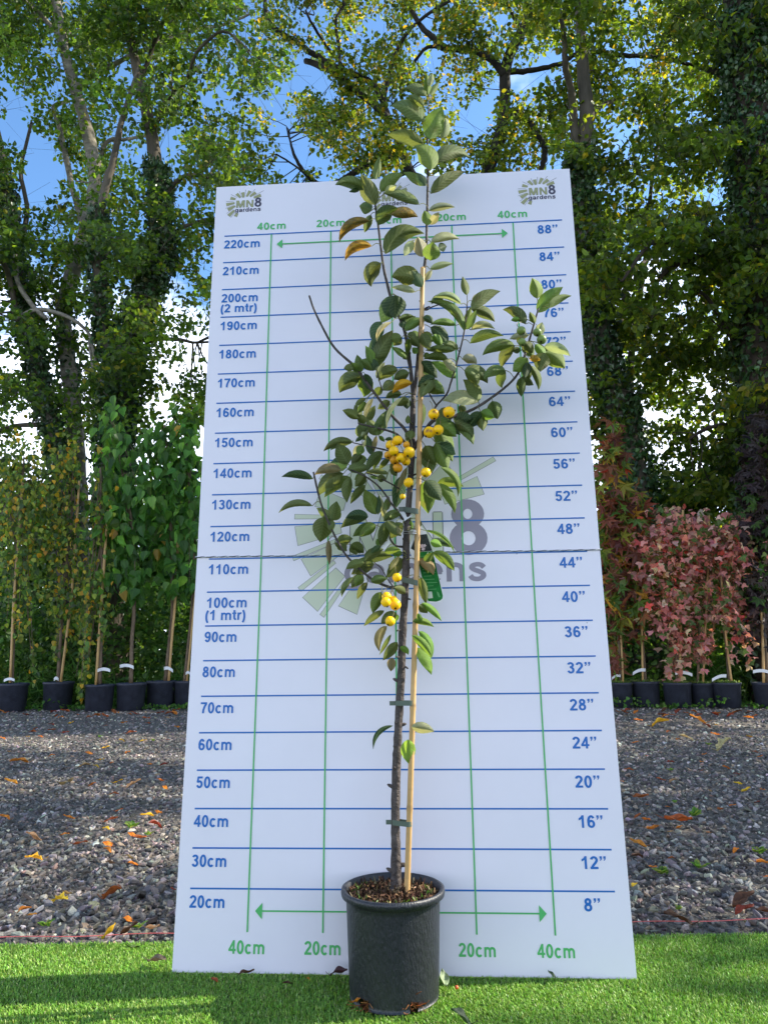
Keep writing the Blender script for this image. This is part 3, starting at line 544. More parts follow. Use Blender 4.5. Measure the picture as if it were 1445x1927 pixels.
def mth(op, a, b=None, c=None):
    m = N_.new('ShaderNodeMath'); m.operation = op
    for q, v in enumerate((a, b, c)):
        if v is None: continue
        if isinstance(v, (int, float)): m.inputs[q].default_value = v
        else: L_n.new(v, m.inputs[q])
    return m.outputs[0]
au = mth('ABSOLUTE', sp.outputs['X']); vein = mth('SINE', mth('MULTIPLY', mth('SUBTRACT', sp.outputs['Y'], mth('MULTIPLY', au, .22)), 52.0))
vmask = mth('MULTIPLY', mth('POWER', mth('MAXIMUM', vein, 0.0), 6.0), .62); mid = mth('LESS_THAN', au, .045); tot = mth('MAXIMUM', vmask, mth('MULTIPLY', mid, .55))
bs = [n for n in N_ if n.type == 'BSDF_PRINCIPLED'][0]; atn = [n for n in N_ if n.type == 'ATTRIBUTE' and n.attribute_name == 'Col'][0]
nzl = N_.new('ShaderNodeTexNoise'); nzl.inputs['Scale'].default_value = 55; nzl.inputs['Detail'].default_value = 4; tcl = N_.new('ShaderNodeTexCoord'); L_n.new(tcl.outputs['Object'], nzl.inputs['Vector'])
mrl = N_.new('ShaderNodeMapRange'); mrl.inputs['From Min'].default_value = .3; mrl.inputs['From Max'].default_value = .7; mrl.inputs['To Min'].default_value = .72; mrl.inputs['To Max'].default_value = 1.25; L_n.new(nzl.outputs['Fac'], mrl.inputs['Value'])
scl = N_.new('ShaderNodeVectorMath'); scl.operation = 'SCALE'; L_n.new(atn.outputs['Color'], scl.inputs[0]); L_n.new(mrl.outputs[0], scl.inputs['Scale'])
mxl = N_.new('ShaderNodeMixRGB'); L_n.new(tot, mxl.inputs[0]); L_n.new(scl.outputs[0], mxl.inputs[1]); mxl.inputs[2].default_value = (.20, .25, .10, 1); L_n.new(mxl.outputs[0], bs.inputs['Base Color'])
bpl = N_.new('ShaderNodeBump'); bpl.inputs['Strength'].default_value = .8; bpl.inputs['Distance'].default_value = .0016; L_n.new(mth('SUBTRACT', mth('MULTIPLY', nzl.outputs['Fac'], .8), tot), bpl.inputs['Height']); L_n.new(bpl.outputs[0], bs.inputs['Normal'])

def crab_leaf(mb, b, t, w, bend, code, g):
    b, t = np.array(b, float), np.array(t, float); Lp = np.linalg.norm(t - b); d = (t - b) / Lp; p = np.array([-d[1], d[0]])
    if p[1] > 0.05: p = -p
    y0 = plane_y(b[1]); zb = -.05 if code == 'v' else g.uniform(-.09, .01); zt = zb + g.uniform(-.05, .05); th = g.uniform(.25, .9) * g.choice([-1, 1]) if w < .55 * Lp else g.uniform(-.35, .35)
    nv, nu = 13, 7; V = np.zeros((nv, nu, 3)); U = np.zeros((nv, nu, 3)); wave = g.uniform(0, 6.28); rip = g.uniform(.02, .07) * w; fold = g.uniform(.12, .5) * w
    curl = g.uniform(.05, .75) * w; lc = g.uniform(-.1, .45) * Lp; sc = ppm(at(*b, y0))
    tv = np.linspace(0, 1, nv); Mr = MR
    wid_ = np.sin(np.pi * np.clip(tv, 0, 1) ** .80) ** .80; wid_ = np.where(tv > .8, wid_ * (1 - .25 * (tv - .8) / .2), wid_); wid_[0] = .03; wid_[-1] = .01
    mid_ = b + np.outer(tv, t - b) + np.outer(4 * tv * (1 - tv) * bend * Lp * .62, p)
    tg = np.gradient(mid_, axis=0); tg /= np.linalg.norm(tg, axis=1)[:, None]; side_ = np.stack([-tg[:, 1], tg[:, 0]], 1)
    us = np.linspace(-1, 1, nu)
    for i in range(nv):
        for j, u in enumerate(us):
            ser = 1 + .025 * math.sin(i * 2.9 + u) * (abs(u) > .9)
            q = mid_[i] + side_[i] * (u * w / 2 * wid_[i] * ser)
            dep = (zb + (zt - zb) * tv[i]) * sc + u * w / 2 * wid_[i] * math.tan(th) + abs(u) * fold * wid_[i] + curl * u * u * wid_[i] + lc * tv[i] ** 2 + rip * math.sin(tv[i] * 13 + wave + u * 2) * abs(u) - .25 * bend * Lp * 4 * tv[i] * (1 - tv[i])
            V[i, j] = at(q[0], q[1], y0 + dep / sc); U[i, j] = (u, tv[i], 0)
    i = np.arange(nv - 1)[:, None] * nu; j = np.arange(nu - 1)[None]
    c = np.array(PALM[code]) * (1 + g.normal(0, .10)) * (1 + g.normal(0, .05, 3)); cc = np.repeat(c[None], nv * nu, 0)
    if code in 'gl' and g.random() < .5:       # browned or yellowed patches
        k = np.exp(-(((U.reshape(-1, 3)[:, :2] - g.uniform([-1, .2], [1, 1])) / [.35, .10]) ** 2).sum(1))[:, None] * g.uniform(.2, .7); cc = cc * (1 - k) + k * np.array([.13, .09, .02])
    if code == 'b':
        k = np.clip(np.sin(U.reshape(-1, 3)[:, 1] * 21 + U.reshape(-1, 3)[:, 0] * 5) * .5 + U.reshape(-1, 3)[:, 1] * .9 - .2, 0, 1)[:, None]; cc = cc * (1 - k) + k * np.where(g.random((len(cc), 1)) < .4, np.array([[.40, .21, .01]]), np.array([[.09, .045, .014]]))
    if code == 'y':
        k = (g.random((len(cc), 1)) < .25) * .7; cc = cc * (1 - k) + k * np.array([.10, .05, .014])
    mb.add(V.reshape(-1, 3), np.stack([i + j, i + j + 1, i + nu + j + 1, i + nu + j], -1).reshape(-1, 4), cc, U.reshape(-1, 3))
    return mid_[0] - tg[0] * 0, zb, y0
g5 = np.random.default_rng(11); mb = MB(); ps = MB()
skel = np.array([(x, y) for pts, _ in BR for x, y, w in [tuple(v) for v in spline([(a, b_, c) for a, b_, c in pts], 6)]] + [(x, y) for x, y in zip(np.interp(np.arange(750, 1300, 4), [750, 840, 950, 1060, 1300], [778, 775, 769, 764, 754]), np.arange(750, 1300, 4))])
for (ox, oy, s_), txt in LV.items():
    for item in txt.split(';'):
        v = item.split(); bx, by, tx, ty, w, bend = [float(q) for q in v[:6]]
        b = (ox + bx * s_, oy + by * s_); t = (ox + tx * s_, oy + ty * s_); m0, zb, y0 = crab_leaf(mb, b, (t[0] + (t[0] - b[0]) * .10, t[1] + (t[1] - b[1]) * .10), w * s_ * 1.17, bend, v[6], g5)
        if v[6] in 'gls' and w * s_ > 15 and g5.random() < .85 and 540 < b[1] < 1140:      # a second leaf behind, from the same spur
            an = g5.uniform(-1.2, 1.2); dx, dy_ = (t[0] - b[0]), (t[1] - b[1]); t2 = (b[0] + (dx * math.cos(an) - dy_ * math.sin(an)) * .85, b[1] + (dx * math.sin(an) + dy_ * math.cos(an)) * .85); crab_leaf(mb, b, t2, w * s_ * 1.1, bend, g5.choice(list('ggld')), g5)
        dd = np.hypot(*(skel - b).T); k = skel[np.argmin(dd)]
        if dd.min() < 34 and b[1] < 1130:
            a0 = at(*b, y0 + zb); a1 = at(k[0], k[1], plane_y(k[1]) - .01); mid3 = (a0 + a1) / 2 + np.array([0, 0, .006]); V, F = tube(spline([a0, mid3, a1], 4), .0011, 5, False); mb.add(V, F, (.17, .15, .06))
mb.build('foliage', M_CRAB, tree, smooth=True); mat('leaf_stalk', (.19, .16, .07), .5, .3)

# fruit: body with its dark eye and a thin stalk
M_APPLE = mat('apple_skin', attr=True, rough=.38, spec=.3, noise=(45, .9, 1.07)); M_EYE = mat('apple_eye', (.03, .02, .012), .9, .2)
AP = [(500, 780, .2076, 'y', [(1195, 238, 44), (1130, 280, 42), (1160, 332, 42), (1110, 370, 35), (1170, 410, 44), (1222, 393, 42), (1300, 345, 50), (1270, 425, 38), (1195, 485, 42), (1275, 275, 30), (1295, 618, 42), (1240, 745, 25)]),
      (680, 740, .19377, 'y', [(700, 205, 50), (848, 185, 53), (660, 380, 54), (745, 358, 48), (625, 770, 45)]),
      (640, 980, .2076, 'y', [(515, 513, 40), (420, 690, 42), (415, 738, 43), (500, 762, 48), (485, 712, 30), (453, 912, 43)]),
      (780, 500, .22145, 'g', [(905, 553, 36), (1040, 567, 34), (1078, 628, 38), (910, 650, 32)])]
for ox, oy, s_, code, lst in AP:
    for q, (x, y, r) in enumerate(lst):
        px, py = ox + x * s_, oy + y * s_; front = -.105 - .006 * (q % 5) if (q in (2, 5, 6) and s_ == .2076) else -.085 + .004 * (q % 3); P = pw(px, py, front); R = r * s_ / ppm(P) * 1.08
        dr = np.array([rng.normal(0, .35), -.45 + rng.normal(0, .25), -.8]); dr /= np.linalg.norm(dr)
        Rm = np.array(Vector(-dr).to_track_quat('Z', 'Y').to_matrix()); a = np.linspace(-math.pi / 2, math.pi / 2, 18)
        pr = [(max(R * math.cos(t) * (1 + .02 * math.sin(2 * t)), 1e-5), R * (math.sin(t) - .16 * math.exp(-((math.pi / 2 - abs(t)) / .30) ** 2) * (1 if t > 0 else -.7)) * .97) for t in a]
        V, F = lathe(pr, 24); V = V @ Rm.T + P; base = np.array([.93, .52, .004]) if code == 'y' else np.array([.17, .24, .055])
        if code == 'y' and (x, y) in ((1110, 370), (1170, 410), (1275, 275), (1195, 485)): base = np.array([.62, .28, .01])
        mb = MB(); c = base * (1 + rng.normal(0, .05)); cc = np.repeat(c[None], len(V), 0)
        if (x, y) in ((660, 380), (700, 205)):
            for h in range(3): k = np.exp(-(np.linalg.norm(V - (P + R * unit(np.array([rng.normal(0, .5), -1, rng.normal(0, .4)]))), axis=1) / (.25 * R)) ** 2)[:, None]; cc = cc * (1 - k) + k * np.array([.16, .05, .01])
        mb.add(V, F, cc); ap = mb.build('apple', M_APPLE, tree, smooth=True)
        mb = MB()
        for h in range(6):
            aa = h * 1.05; e = P + dr * R * 1.0 + Rm @ np.array([math.cos(aa), math.sin(aa), 0]) * R * .16; V, F = tube([P + dr * R * .86, e, e + dr * R * .05 + Rm @ np.array([math.cos(aa), math.sin(aa), 0]) * R * .06], [R * .09, R * .06, R * .02], 5); mb.add(V, F)
        mb.build('calyx', M_EYE, tree).parent = ap
        top = P - dr * R * .8; mb = MB(); V, F = tube(spline([top, top - dr * R * .9 + np.array([0, 0, R * .5]), top + np.array([rng.normal(0, .008), .03, R * 2.6])], 4), .0009, 5); mb.add(V, F); mb.build('stalk', MATS['leaf_stalk'], tree).parent = ap

# bamboo cane and ties
mb = MB(); P = []; R = []; NC = []
for t in np.linspace(0, 1, 260):
    px, py = 765 + 30 * t + 3 * math.sin(t * 3.1), 1702 - 1198 * t; w = 11.5 - 3.2 * t; nod = sum(math.exp(-((t - k) / .004) ** 2) for k in (.012, .15, .31, .47, .575, .69, .80, .90)); P.append(pw(px, py, -.022)); R.append(prad(px, py, w) * (1 + .17 * nod)); NC.append(1 - .5 * min(1, sum(math.exp(-((t - k - .003) / .0022) ** 2) for k in (.012, .15, .31, .47, .575, .69, .80, .90))) + rng.normal(0, .03))
V, F = tube(P, R, 14); mb.add(V, F, np.repeat(np.array([[.50, .31, .12]]) * np.array(NC)[:, None], 14, 0)); mb.build('cane', mat('bamboo_nodes', attr=True, rough=.45, spec=.35, noise=(30, .72, 1.25, (1, 1, .12))), tree, smooth=True)
def tie(py, x0, x1, h, slope=0, m=M_TAPE, tail=True):
    mb = MB(); A, Bq = pw(x0, py, -.004), pw(x1, py + slope, -.022); r = .0105; u = unit(Bq - A); v = np.cross(u, [0, 0, 1]); H = h / ppm(A); pts = []
    for t in np.linspace(math.pi / 2, 3 * math.pi / 2, 10): pts.append(A + r * (math.cos(t) * u + math.sin(t) * v))
    for t in np.linspace(-math.pi / 2, math.pi / 2, 10): pts.append(Bq + r * .8 * (math.cos(t) * u + math.sin(t) * v))
    pts = np.array(pts); n = len(pts); c = pts.mean(0); o = unit((pts - c) * [1, 1, 0]) * .0012; V = np.concatenate([pts - [0, 0, H / 2], pts + [0, 0, H / 2], pts + o + [0, 0, H / 2], pts + o - [0, 0, H / 2]])
    i = np.arange(n); k = (i + 1) % n; mb.add(V, np.concatenate([np.stack([a * n + i, a * n + k, b * n + k, b * n + i], 1) for a, b in ((0, 1), (1, 2), (2, 3), (3, 0))]))
    if tail: V, F = box(A - u * .014 + v * (-.009 if v[1] > 0 else .009), (.020, .002, H * .9)); mb.add(V, F)
    mb.build('tie', m, tree)
tie(1323, 752, 771, 9); tie(1547, 746, 768, 9, 3); tie(1091, 763, 781, 10, 5); tie(960, 768, 783, 10, 2)
tie(1001, 765, 779, 1.4, -1, mat('wire', (.45, .45, .45), .35, .5, metal=.8), False); tie(1005, 765, 779, 1.4, -1, MATS['wire'], False)

# hanging picture label and white wrap tag
C0 = pw(800, 1040, -.012)
lab = thing('plant_label', C0, 'long green plant label with a photo of blossom hanging behind the bamboo cane', 'plant label')
def quadlab(name, pts, dy, m, parent, thick=.0006):
    A = np.array([pw(x, y, dy) for x, y in pts]); Bq = A + [0, thick, 0]; n = len(A); i = np.arange(n); k = (i + 1) % n
    mb = MB(); mb.add(np.concatenate([A, Bq]), [i[None], (i[::-1] + n)[None], np.stack([k, i, i + n, k + n], 1)]); return mb.build(name, m, parent)
z6 = lambda L: [(640 + .2076 * x, 980 + .2076 * y) for x, y in L]
quadlab('backing', z6([(690, 60), (735, 50), (778, 100), (820, 230), (940, 680), (938, 705), (915, 732), (870, 742), (795, 738), (770, 680), (625, 260), (625, 225)]), -.004, M_WHITE, lab)
quadlab('green_face', z6([(690, 285), (838, 275), (930, 680), (926, 705), (905, 722), (868, 733), (800, 728), (778, 680)]), -.0055, mat('label_green', (.010, .125, .022), .6, .12, noise=(60, .6, 1.5)), lab)
quadlab('blossom_photo', z6([(690, 130), (785, 120), (835, 272), (690, 282), (640, 250)]), -.0055, mat('label_photo', (.02, .026, .024), .6, .12, noise=(120, .4, 2.2)), lab)
for cx_, cy_, r in ((740, 230, 22), (765, 225, 18), (752, 255, 20), (715, 215, 16)): quadlab('printed_blossom', z6([(cx_ + r * (.75 + .25 * math.cos(5 * a)) * math.cos(a), cy_ + r * (.75 + .25 * math.cos(5 * a)) * math.sin(a)) for a in np.arange(20) * math.pi / 10]), -.0068, mat('blossom_print', (.42, .36, .38), .4, .4), lab)
M_LTX = mat('label_print', (.10, .30, .11), .6, .15)
for q in range(11): y = 320 + q * 30; quadlab('printed_line', z6([(720 + q * 6.5, y), (800 + q * 5 + 20 * (q % 3), y - 4), (800 + q * 5 + 20 * (q % 3), y + 1), (720 + q * 6.5, y + 5)]), -.0068, M_LTX, lab)
quadlab('printed_box', z6([(785, 645), (830, 640), (840, 700), (795, 706)]), -.0068, mat('label_box', (.42, .47, .36), .4, .4), lab)
quadlab('recycling_marks', z6([(785, 300), (795, 285), (810, 330), (790, 333)]), -.0068, M_WHITE, lab); quadlab('recycling_marks', z6([(812, 288), (832, 283), (842, 335), (822, 340)]), -.0068, mat('label_blue', (.35, .55, .60), .4, .4), lab)
quadlab('printed_leaf', z6([(875, 640), (892, 650), (908, 690), (893, 694), (880, 670)]), -.0068, M_LTX, lab)
mb = MB(); cen_ = [(770, 966), (758, 972), (744, 982), (733, 998), (726, 1016), (721, 1034)]; W3 = [9, 10, 10, 10, 10, 9]; A = []
for (x, y), w in zip(cen_, W3): A += [pw(x - w * .8, y - w * .5, -.002 - (770 - x) * .0004), pw(x + w * .8, y + w * .5, -.006 - (770 - x) * .0004)]
A = np.array(A); i = np.arange(5) * 2; mb.add(np.concatenate([A, A + [0, .0004, 0]]), [np.stack([i, i + 1, i + 3, i + 2], 1), np.stack([i + 12, i + 14, i + 15, i + 13], 1)])
tag(mb.build('paper_tag', M_WHITE, origin=pw(745, 1000)), 'blank white paper tag looped round the crab apple stem above the green label', 'tag')
# ------------------------------------------------------------------ tall trees behind the yard
gT = np.random.default_rng(21)
TREES = [
 dict(key='A', Y=11.2, label='leaning ivy clad trunk at the far left behind the small-leaved potted birches', bark=M_BARK,
  limbs=[[(128, 1312, 34), (122, 1000, 32), (118, 880, 30), (97, 800, 29), (76, 720, 28), (60, 640, 27), (42, 560, 24), (30, 480, 20), (18, 390, 18), (4, 290, 15), (-22, 190, 12), (-60, 60, 8)],
         [(60, 640, 14), (34, 600, 12), (18, 520, 10), (-10, 470, 8), (-60, 420, 6)], [(30, 480, 11), (52, 400, 9), (40, 320, 7), (60, 230, 5)], [(97, 800, 12), (40, 800, 9), (-20, 812, 7), (-80, 790, 5)]], ivy=[(0, .02, .78, 420)], pal=0),
 dict(key='B', Y=11.8, label='slender pale grey trunk curving up between the two ivy clad trunks on the left', bark=M_BARKL,
  limbs=[[(158, 1308, 34), (152, 1000, 32), (148, 900, 31), (141, 800, 30), (133, 720, 29), (123, 640, 29), (121, 580, 29), (135, 520, 28), (161, 440, 27), (180, 345, 26), (166, 250, 23), (140, 160, 21), (117, 70, 19), (104, -30, 17), (90, -160, 14), (70, -330, 9)],
         [(161, 440, 14), (143, 372, 12), (128, 312, 11), (113, 240, 10), (103, 202, 9), (130, 190, 7)], [(148, 168, 12), (178, 145, 10), (215, 121, 9), (258, 100, 8), (300, 85, 7.5), (350, 60, 7), (425, 45, 5), (480, 22, 4)],
         [(180, 345, 9), (200, 270, 8), (240, 262, 6), (286, 254, 5)], [(133, 760, 9), (148, 690, 8), (170, 705, 7), (172, 740, 7), (155, 770, 6), (118, 774, 5)], [(117, 70, 10), (70, 20, 8), (20, -40, 6)]], ivy=[(0, .25, .42, 110)], pal=0),
 dict(key='C', Y=10.8, label='thick ivy clad trunk forking into a wide V left of the white board', bark=M_BARK,
  limbs=[[(212, 1314, 62), (214, 1000, 58), (216, 880, 54), (220, 800, 50), (228, 720, 50), (246, 640, 46), (270, 570, 40), (296, 505, 36), (304, 440, 30), (302, 370, 27), (292, 300, 25), (285, 250, 23), (267, 170, 20), (250, 90, 17), (236, 10, 15), (228, -90, 12), (215, -260, 8)],
         [(228, 720, 34), (206, 650, 30), (194, 590, 27), (188, 520, 24), (186, 440, 20), (196, 370, 16), (214, 300, 13), (232, 220, 10), (262, 130, 7)],
         [(298, 500, 12), (330, 440, 9), (362, 420, 7), (400, 410, 5)], [(302, 380, 11), (340, 335, 9), (372, 330, 7), (400, 345, 5)], [(285, 250, 11), (320, 180, 9), (352, 150, 7), (370, 100, 6), (420, 60, 5), (470, 95, 4)],
         [(280, 640, 9), (330, 638, 7), (372, 645, 5), (420, 640, 4)], [(262, 160, 9), (300, 60, 8), (320, 0, 6), (345, -70, 5)]], ivy=[(0, .0, .62, 620), (1, .0, .6, 330)], pal=0),
 dict(key='D', Y=13.2, label='dark limbed oak spreading wide crooked branches above the white board', bark=mat('dark_bark', (.030, .026, .022), .9, .2, bump=(14, .8, (1, 1, .3))),
  limbs=[[(850, 1296, 62), (862, 900, 54), (885, 600, 44), (905, 420, 34), (918, 322, 27), (932, 280, 24), (945, 240, 23), (950, 180, 21), (950, 135, 21), (960, 100, 19), (985, 52, 17), (1010, 8, 14), (1030, -60, 10), (1060, -200, 7)],
         [(950, 140, 16), (925, 112, 14), (898, 98, 13), (866, 92, 12), (838, 90, 12), (812, 68, 11), (796, 55, 10), (780, 30, 9), (758, -10, 7), (740, -60, 5)], [(838, 92, 7), (806, 88, 6), (786, 108, 6), (776, 124, 5)],
         [(958, 135, 12), (1000, 132, 10), (1050, 122, 9), (1084, 102, 8.5), (1120, 98, 8), (1170, 104, 8), (1240, 108, 8), (1300, 122, 7), (1340, 138, 6)],
         [(930, 290, 16), (960, 215, 12), (990, 222, 11), (1012, 252, 11), (1025, 285, 11), (1020, 312, 10), (1012, 335, 9)],
         [(885, 600, 26), (820, 420, 21), (770, 320, 18), (735, 235, 16), (695, 190, 15), (655, 158, 14), (620, 132, 13), (576, 114, 11)],
         [(735, 235, 13), (715, 180, 12), (690, 150, 12), (640, 130, 11), (590, 102, 11), (552, 76, 10), (512, 48, 9), (500, 18, 8), (498, -30, 6)], [(640, 140, 8), (638, 90, 7), (632, 40, 6), (650, 5, 5)], [(650, 130, 7), (616, 88, 6), (588, 45, 5), (575, 20, 4)],
         [(700, 300, 14), (640, 342, 11), (600, 345, 9), (575, 325, 7), (556, 296, 6), (545, 262, 4), (540, 240, 3)], [(590, 345, 6), (560, 315, 4), (520, 290, 3)],
         [(720, 200, 9), (735, 130, 8), (760, 70, 7), (800, 30, 6), (850, 0, 5)], [(770, 320, 10), (730, 340, 8), (690, 345, 6)], [(985, 60, 8), (960, 20, 7), (940, -30, 5)]], ivy=[], pal=1),
 dict(key='E', Y=11.0, label='straight ivy clad trunk rising beside the right edge of the white board', bark=M_BARK,
  limbs=[[(1215, 1312, 66), (1200, 1000, 62), (1182, 880, 58), (1168, 780, 54), (1143, 700, 50), (1122, 600, 46), (1108, 500, 42), (1096, 400, 38), (1088, 330, 34), (1094, 280, 30), (1104, 220, 27), (1098, 150, 23), (1092, 60, 19), (1086, -30, 16), (1080, -160, 12), (1070, -330, 7)],
         [(1090, 310, 20), (1080, 250, 17), (1078, 190, 15), (1064, 130, 12), (1060, 60, 9), (1040, -20, 6)], [(1140, 690, 14), (1165, 600, 12), (1185, 520, 10), (1230, 480, 7)], [(1104, 230, 9), (1130, 200, 8), (1160, 190, 6)]], ivy=[(0, .0, .60, 560)], pal=2),
 dict(key='F', Y=12.2, label='thin dark trunk standing just right of the ivy clad trunk by the board', bark=M_BARK,
  limbs=[[(1200, 1304, 22), (1192, 1000, 20), (1190, 870, 18), (1187, 780, 16), (1184, 710, 14), (1196, 600, 11), (1215, 480, 9), (1225, 350, 7), (1250, 200, 5)], [(1187, 780, 8), (1230, 700, 6), (1290, 650, 4)]], ivy=[(0, .05, .4, 240)], pal=2),
 dict(key='G', Y=9.8, label='massive dark ivy covered trunk filling the far right edge', bark=mat('deep_bark', (.045, .034, .026), .9, .2, noise=(3, .5, 1.6, (1, 1, .3)), bump=(10, .9, (1, 1, .3))),
  limbs=[[(1462, 1326, 92), (1450, 1000, 84), (1437, 800, 78), (1430, 600, 74), (1425, 450, 72), (1418, 330, 70), (1410, 200, 68), (1402, 100, 66), (1394, 0, 62), (1385, -150, 52), (1370, -380, 36)],
         [(1412, 230, 20), (1375, 240, 17), (1345, 264, 15), (1316, 262, 11), (1290, 268, 7)], [(1412, 200, 16), (1388, 165, 14), (1352, 138, 12), (1320, 128, 9)], [(1428, 470, 18), (1380, 460, 15), (1345, 466, 13), (1300, 488, 11), (1262, 502, 10), (1238, 528, 8), (1222, 548, 6)],
         [(1420, 440, 14), (1372, 438, 12), (1300, 455, 10), (1240, 456, 10), (1218, 462, 9), (1190, 500, 7), (1170, 530, 5)], [(1430, 800, 12), (1370, 800, 9), (1330, 806, 7), (1298, 826, 5)], [(1436, 700, 14), (1380, 640, 10), (1330, 560, 7), (1290, 540, 5)],
         [(1400, 90, 20), (1480, 0, 15), (1560, -80, 10), (1650, -130, 6)], [(1425, 420, 22), (1520, 330, 16), (1620, 260, 12), (1740, 220, 8), (1850, 180, 5)], [(1410, 180, 18), (1500, 120, 14), (1600, 60, 9), (1700, 30, 6)]], ivy=[(0, .0, .8, 620), (1, 0, .3, 60)], pal=2),
]
GAPS = [(30, 165, 45, 42, .9), (62, 232, 48, 40, .9), (385, 345, 34, 34, .9), (500, 225, 34, 60, .75), (548, 268, 46, 52, .92), (575, 160, 42, 48, .8), (600, 118, 36, 40, .6), (420, 112, 26, 20, .6), (505, 95, 28, 30, .5), (590, 40, 44, 46, .75), (740, 40, 32, 26, .7), (780, 28, 30, 24, .5),
        (912, 190, 24, 30, .7), (965, 325, 50, 30, .8), (215, 170, 26, 26, .6), (110, 305, 26, 70, .5), (62, 330, 36, 70, .7), (92, 575, 26, 70, .7), (65, 480, 40, 30, .6), (20, 300, 40, 60, .5), (95, 770, 28, 60, .8), (25, 800, 55, 70, .9), (180, 760, 22, 50, .5), (285, 775, 44, 46, .85), (350, 800, 44, 34, .7), (330, 715, 40, 40, .5), (300, 840, 60, 24, .7),
        (1240, 838, 62, 56, .95), (1270, 885, 44, 30, .95), (1330, 770, 60, 20, .6), (1195, 720, 20, 40, .6), (1210, 470, 40, 30, .6), (1240, 490, 30, 30, .5), (1170, 590, 34, 34, .55), (1165, 440, 26, 60, .6), (1320, 690, 26, 26, .3), (1110, 860, 30, 60, .9), (1195, 940, 24, 60, .8), (1440, 480, 16, 24, .5), (880, 10, 26, 24, .6), (1040, 70, 22, 18, .4), (1225, 330, 26, 22, .4), (1160, 215, 22, 16, .4), (1370, 700, 40, 60, .25), (40, 230, 60, 50, .7), (150, 320, 24, 60, .5), (340, 250, 26, 40, .5), (390, 420, 20, 60, .6), (240, 500, 22, 40, .5), (360, 520, 24, 50, .45), (60, 640, 30, 50, .5), (330, 610, 30, 36, .5), (20, 420, 30, 50, .5), (10, 620, 24, 40, .5), (640, 30, 24, 24, .5), (690, 90, 22, 26, .4), (860, 130, 20, 30, .4), (1010, 180, 26, 30, .4)]
PALS = [([(.045, .090, .017), (.062, .118, .019), (.085, .142, .019), (.16, .17, .020), (.032, .064, .017)], [4, 4, 2.2, .5, 2]),
        ([(.062, .104, .015), (.095, .14, .016), (.19, .185, .016), (.28, .19, .022), (.042, .070, .014)], [4, 3.6, 1.2, .5, 2.4]),
        ([(.055, .098, .014), (.082, .132, .016), (.12, .155, .016), (.20, .18, .018), (.040, .068, .013)], [4, 3, 1.5, .5, 2])]
samples, owner = [], []
for t in TREES:
    Yc = t['Y']; root = at(t['limbs'][0][0][0], t['limbs'][0][0][1], Yc); root[2] = -.05
    t['o'] = thing('tree', root, t['label'], 'tree', 'tall trees behind the yard'); trunk_mb, br_mb, iv = MB(), MB(), MB(); t['L3'] = []
    for li, L in enumerate(t['limbs']):
        L = np.array(L, float); q = spline(L, 5); n = len(q); w0 = gT.normal(0, .55, 3); s = np.linspace(0, 1, n)
        if li == 0: yo = .25 * np.sin(s * 5 + w0[0]) * s
        else:
            pp_, pq = np.concatenate([a[0] for a in t['L3']]), np.concatenate([a[1] for a in t['L3']]); k = np.argmin(np.hypot(pq[:, 0] - L[0, 0], pq[:, 1] - L[0, 1])); q[0, :2] = pq[k]; yo = (pp_[k, 1] - Yc) + gT.uniform(-1.6, 1.6) * s + .15 * np.sin(s * 7 + w0[1])
        P = np.array([at(a, b, Yc + y) for (a, b, c), y in zip(q, yo)]); R = np.array([c / 2 / ppm(p) for (a, b, c), p in zip(q, P)])
        P = P + gT.normal(0, .25, P.shape) * R[:, None] * (0 if li == 0 else .5) * np.minimum(1, np.arange(n) / 3)[:, None]
        if li == 0: P[0, 2] = -.3
        V, F = tube(P, R * (1 + gT.normal(0, .04, n)), 14 if li == 0 else 9, True, .03); (trunk_mb if li == 0 else br_mb).add(V, F); t['L3'].append((P, q[:, :2], R))
        samples.append(P); owner += [TREES.index(t)] * n
    trunk_mb.build('trunk', t['bark'], t['o'], smooth=True); t['br'] = br_mb
    for li, s0, s1, per in t['ivy']:
        P, q, R = t['L3'][li]; n = int(per * np.linalg.norm(np.diff(P, axis=0), axis=1).sum() * (s1 - s0)); u = (s0 + (s1 - s0) * gT.random(n)) * (len(P) - 1); i = u.astype(int).clip(0, len(P) - 2); f = (u - i)[:, None]
        C = P[i] * (1 - f) + P[i + 1] * f; rr = R[i] * (1 + .1 * gT.random(n)) + np.abs(gT.normal(0, .07, n)) * (.4 + np.abs(np.sin(u * 1.3 + li))) + .01; a = gT.uniform(0, 2 * np.pi, n); dr = np.stack([np.cos(a), np.sin(a), gT.normal(0, .15, n)], 1); Q = C + dr * rr[:, None]
        V0, F0 = T_heart(.46, .05); leaf_cloud(iv, Q, gT.uniform(.055, .115, n), (V0, F0), pick(n, [(.018, .045, .014), (.028, .065, .018), (.045, .085, .02), (.09, .10, .02)], [4, 4, 2, .25], .2, gT) * 1.3, (0, 0, -.9), .5, (0, -.3, .2), .6, gT)
    if iv.n: iv.build('ivy', M_IVY, t['o'])
    t['lf'] = MB()
samples = np.concatenate(samples); owner = np.array(owner); spx = proj(samples)
def density(x, y):
    d = np.ones_like(x)
    for gx, gy, rx, ry, st in GAPS: d *= 1 - st * np.exp(-(((x - gx) / rx) ** 2 + ((y - gy) / ry) ** 2) ** 1.5)
    low = np.where(x < 420, np.clip((905 - y) / 120, .0, 1), np.where(x > 1080, np.clip((935 - y) / 190, .0, 1), np.clip((700 - y) / 250, 0, 1))); d *= .25 + .75 * low
    d[(y > np.where(x > 1080, 950, 860))] = 0
    inside = (x > 405) & (x < 1068) & (y > 350); d[inside] *= .45
    off = (x < -60) | (x > 1505) | (y < -60); d[off] *= .42; d[y < -230] *= .5
    return d
M_ = 5200; x = gT.uniform(-420, 2100, M_); y = gT.uniform(-520, 955, M_); k = gT.random(M_) < density(x, y) * .47; x, y = x[k], y[k]
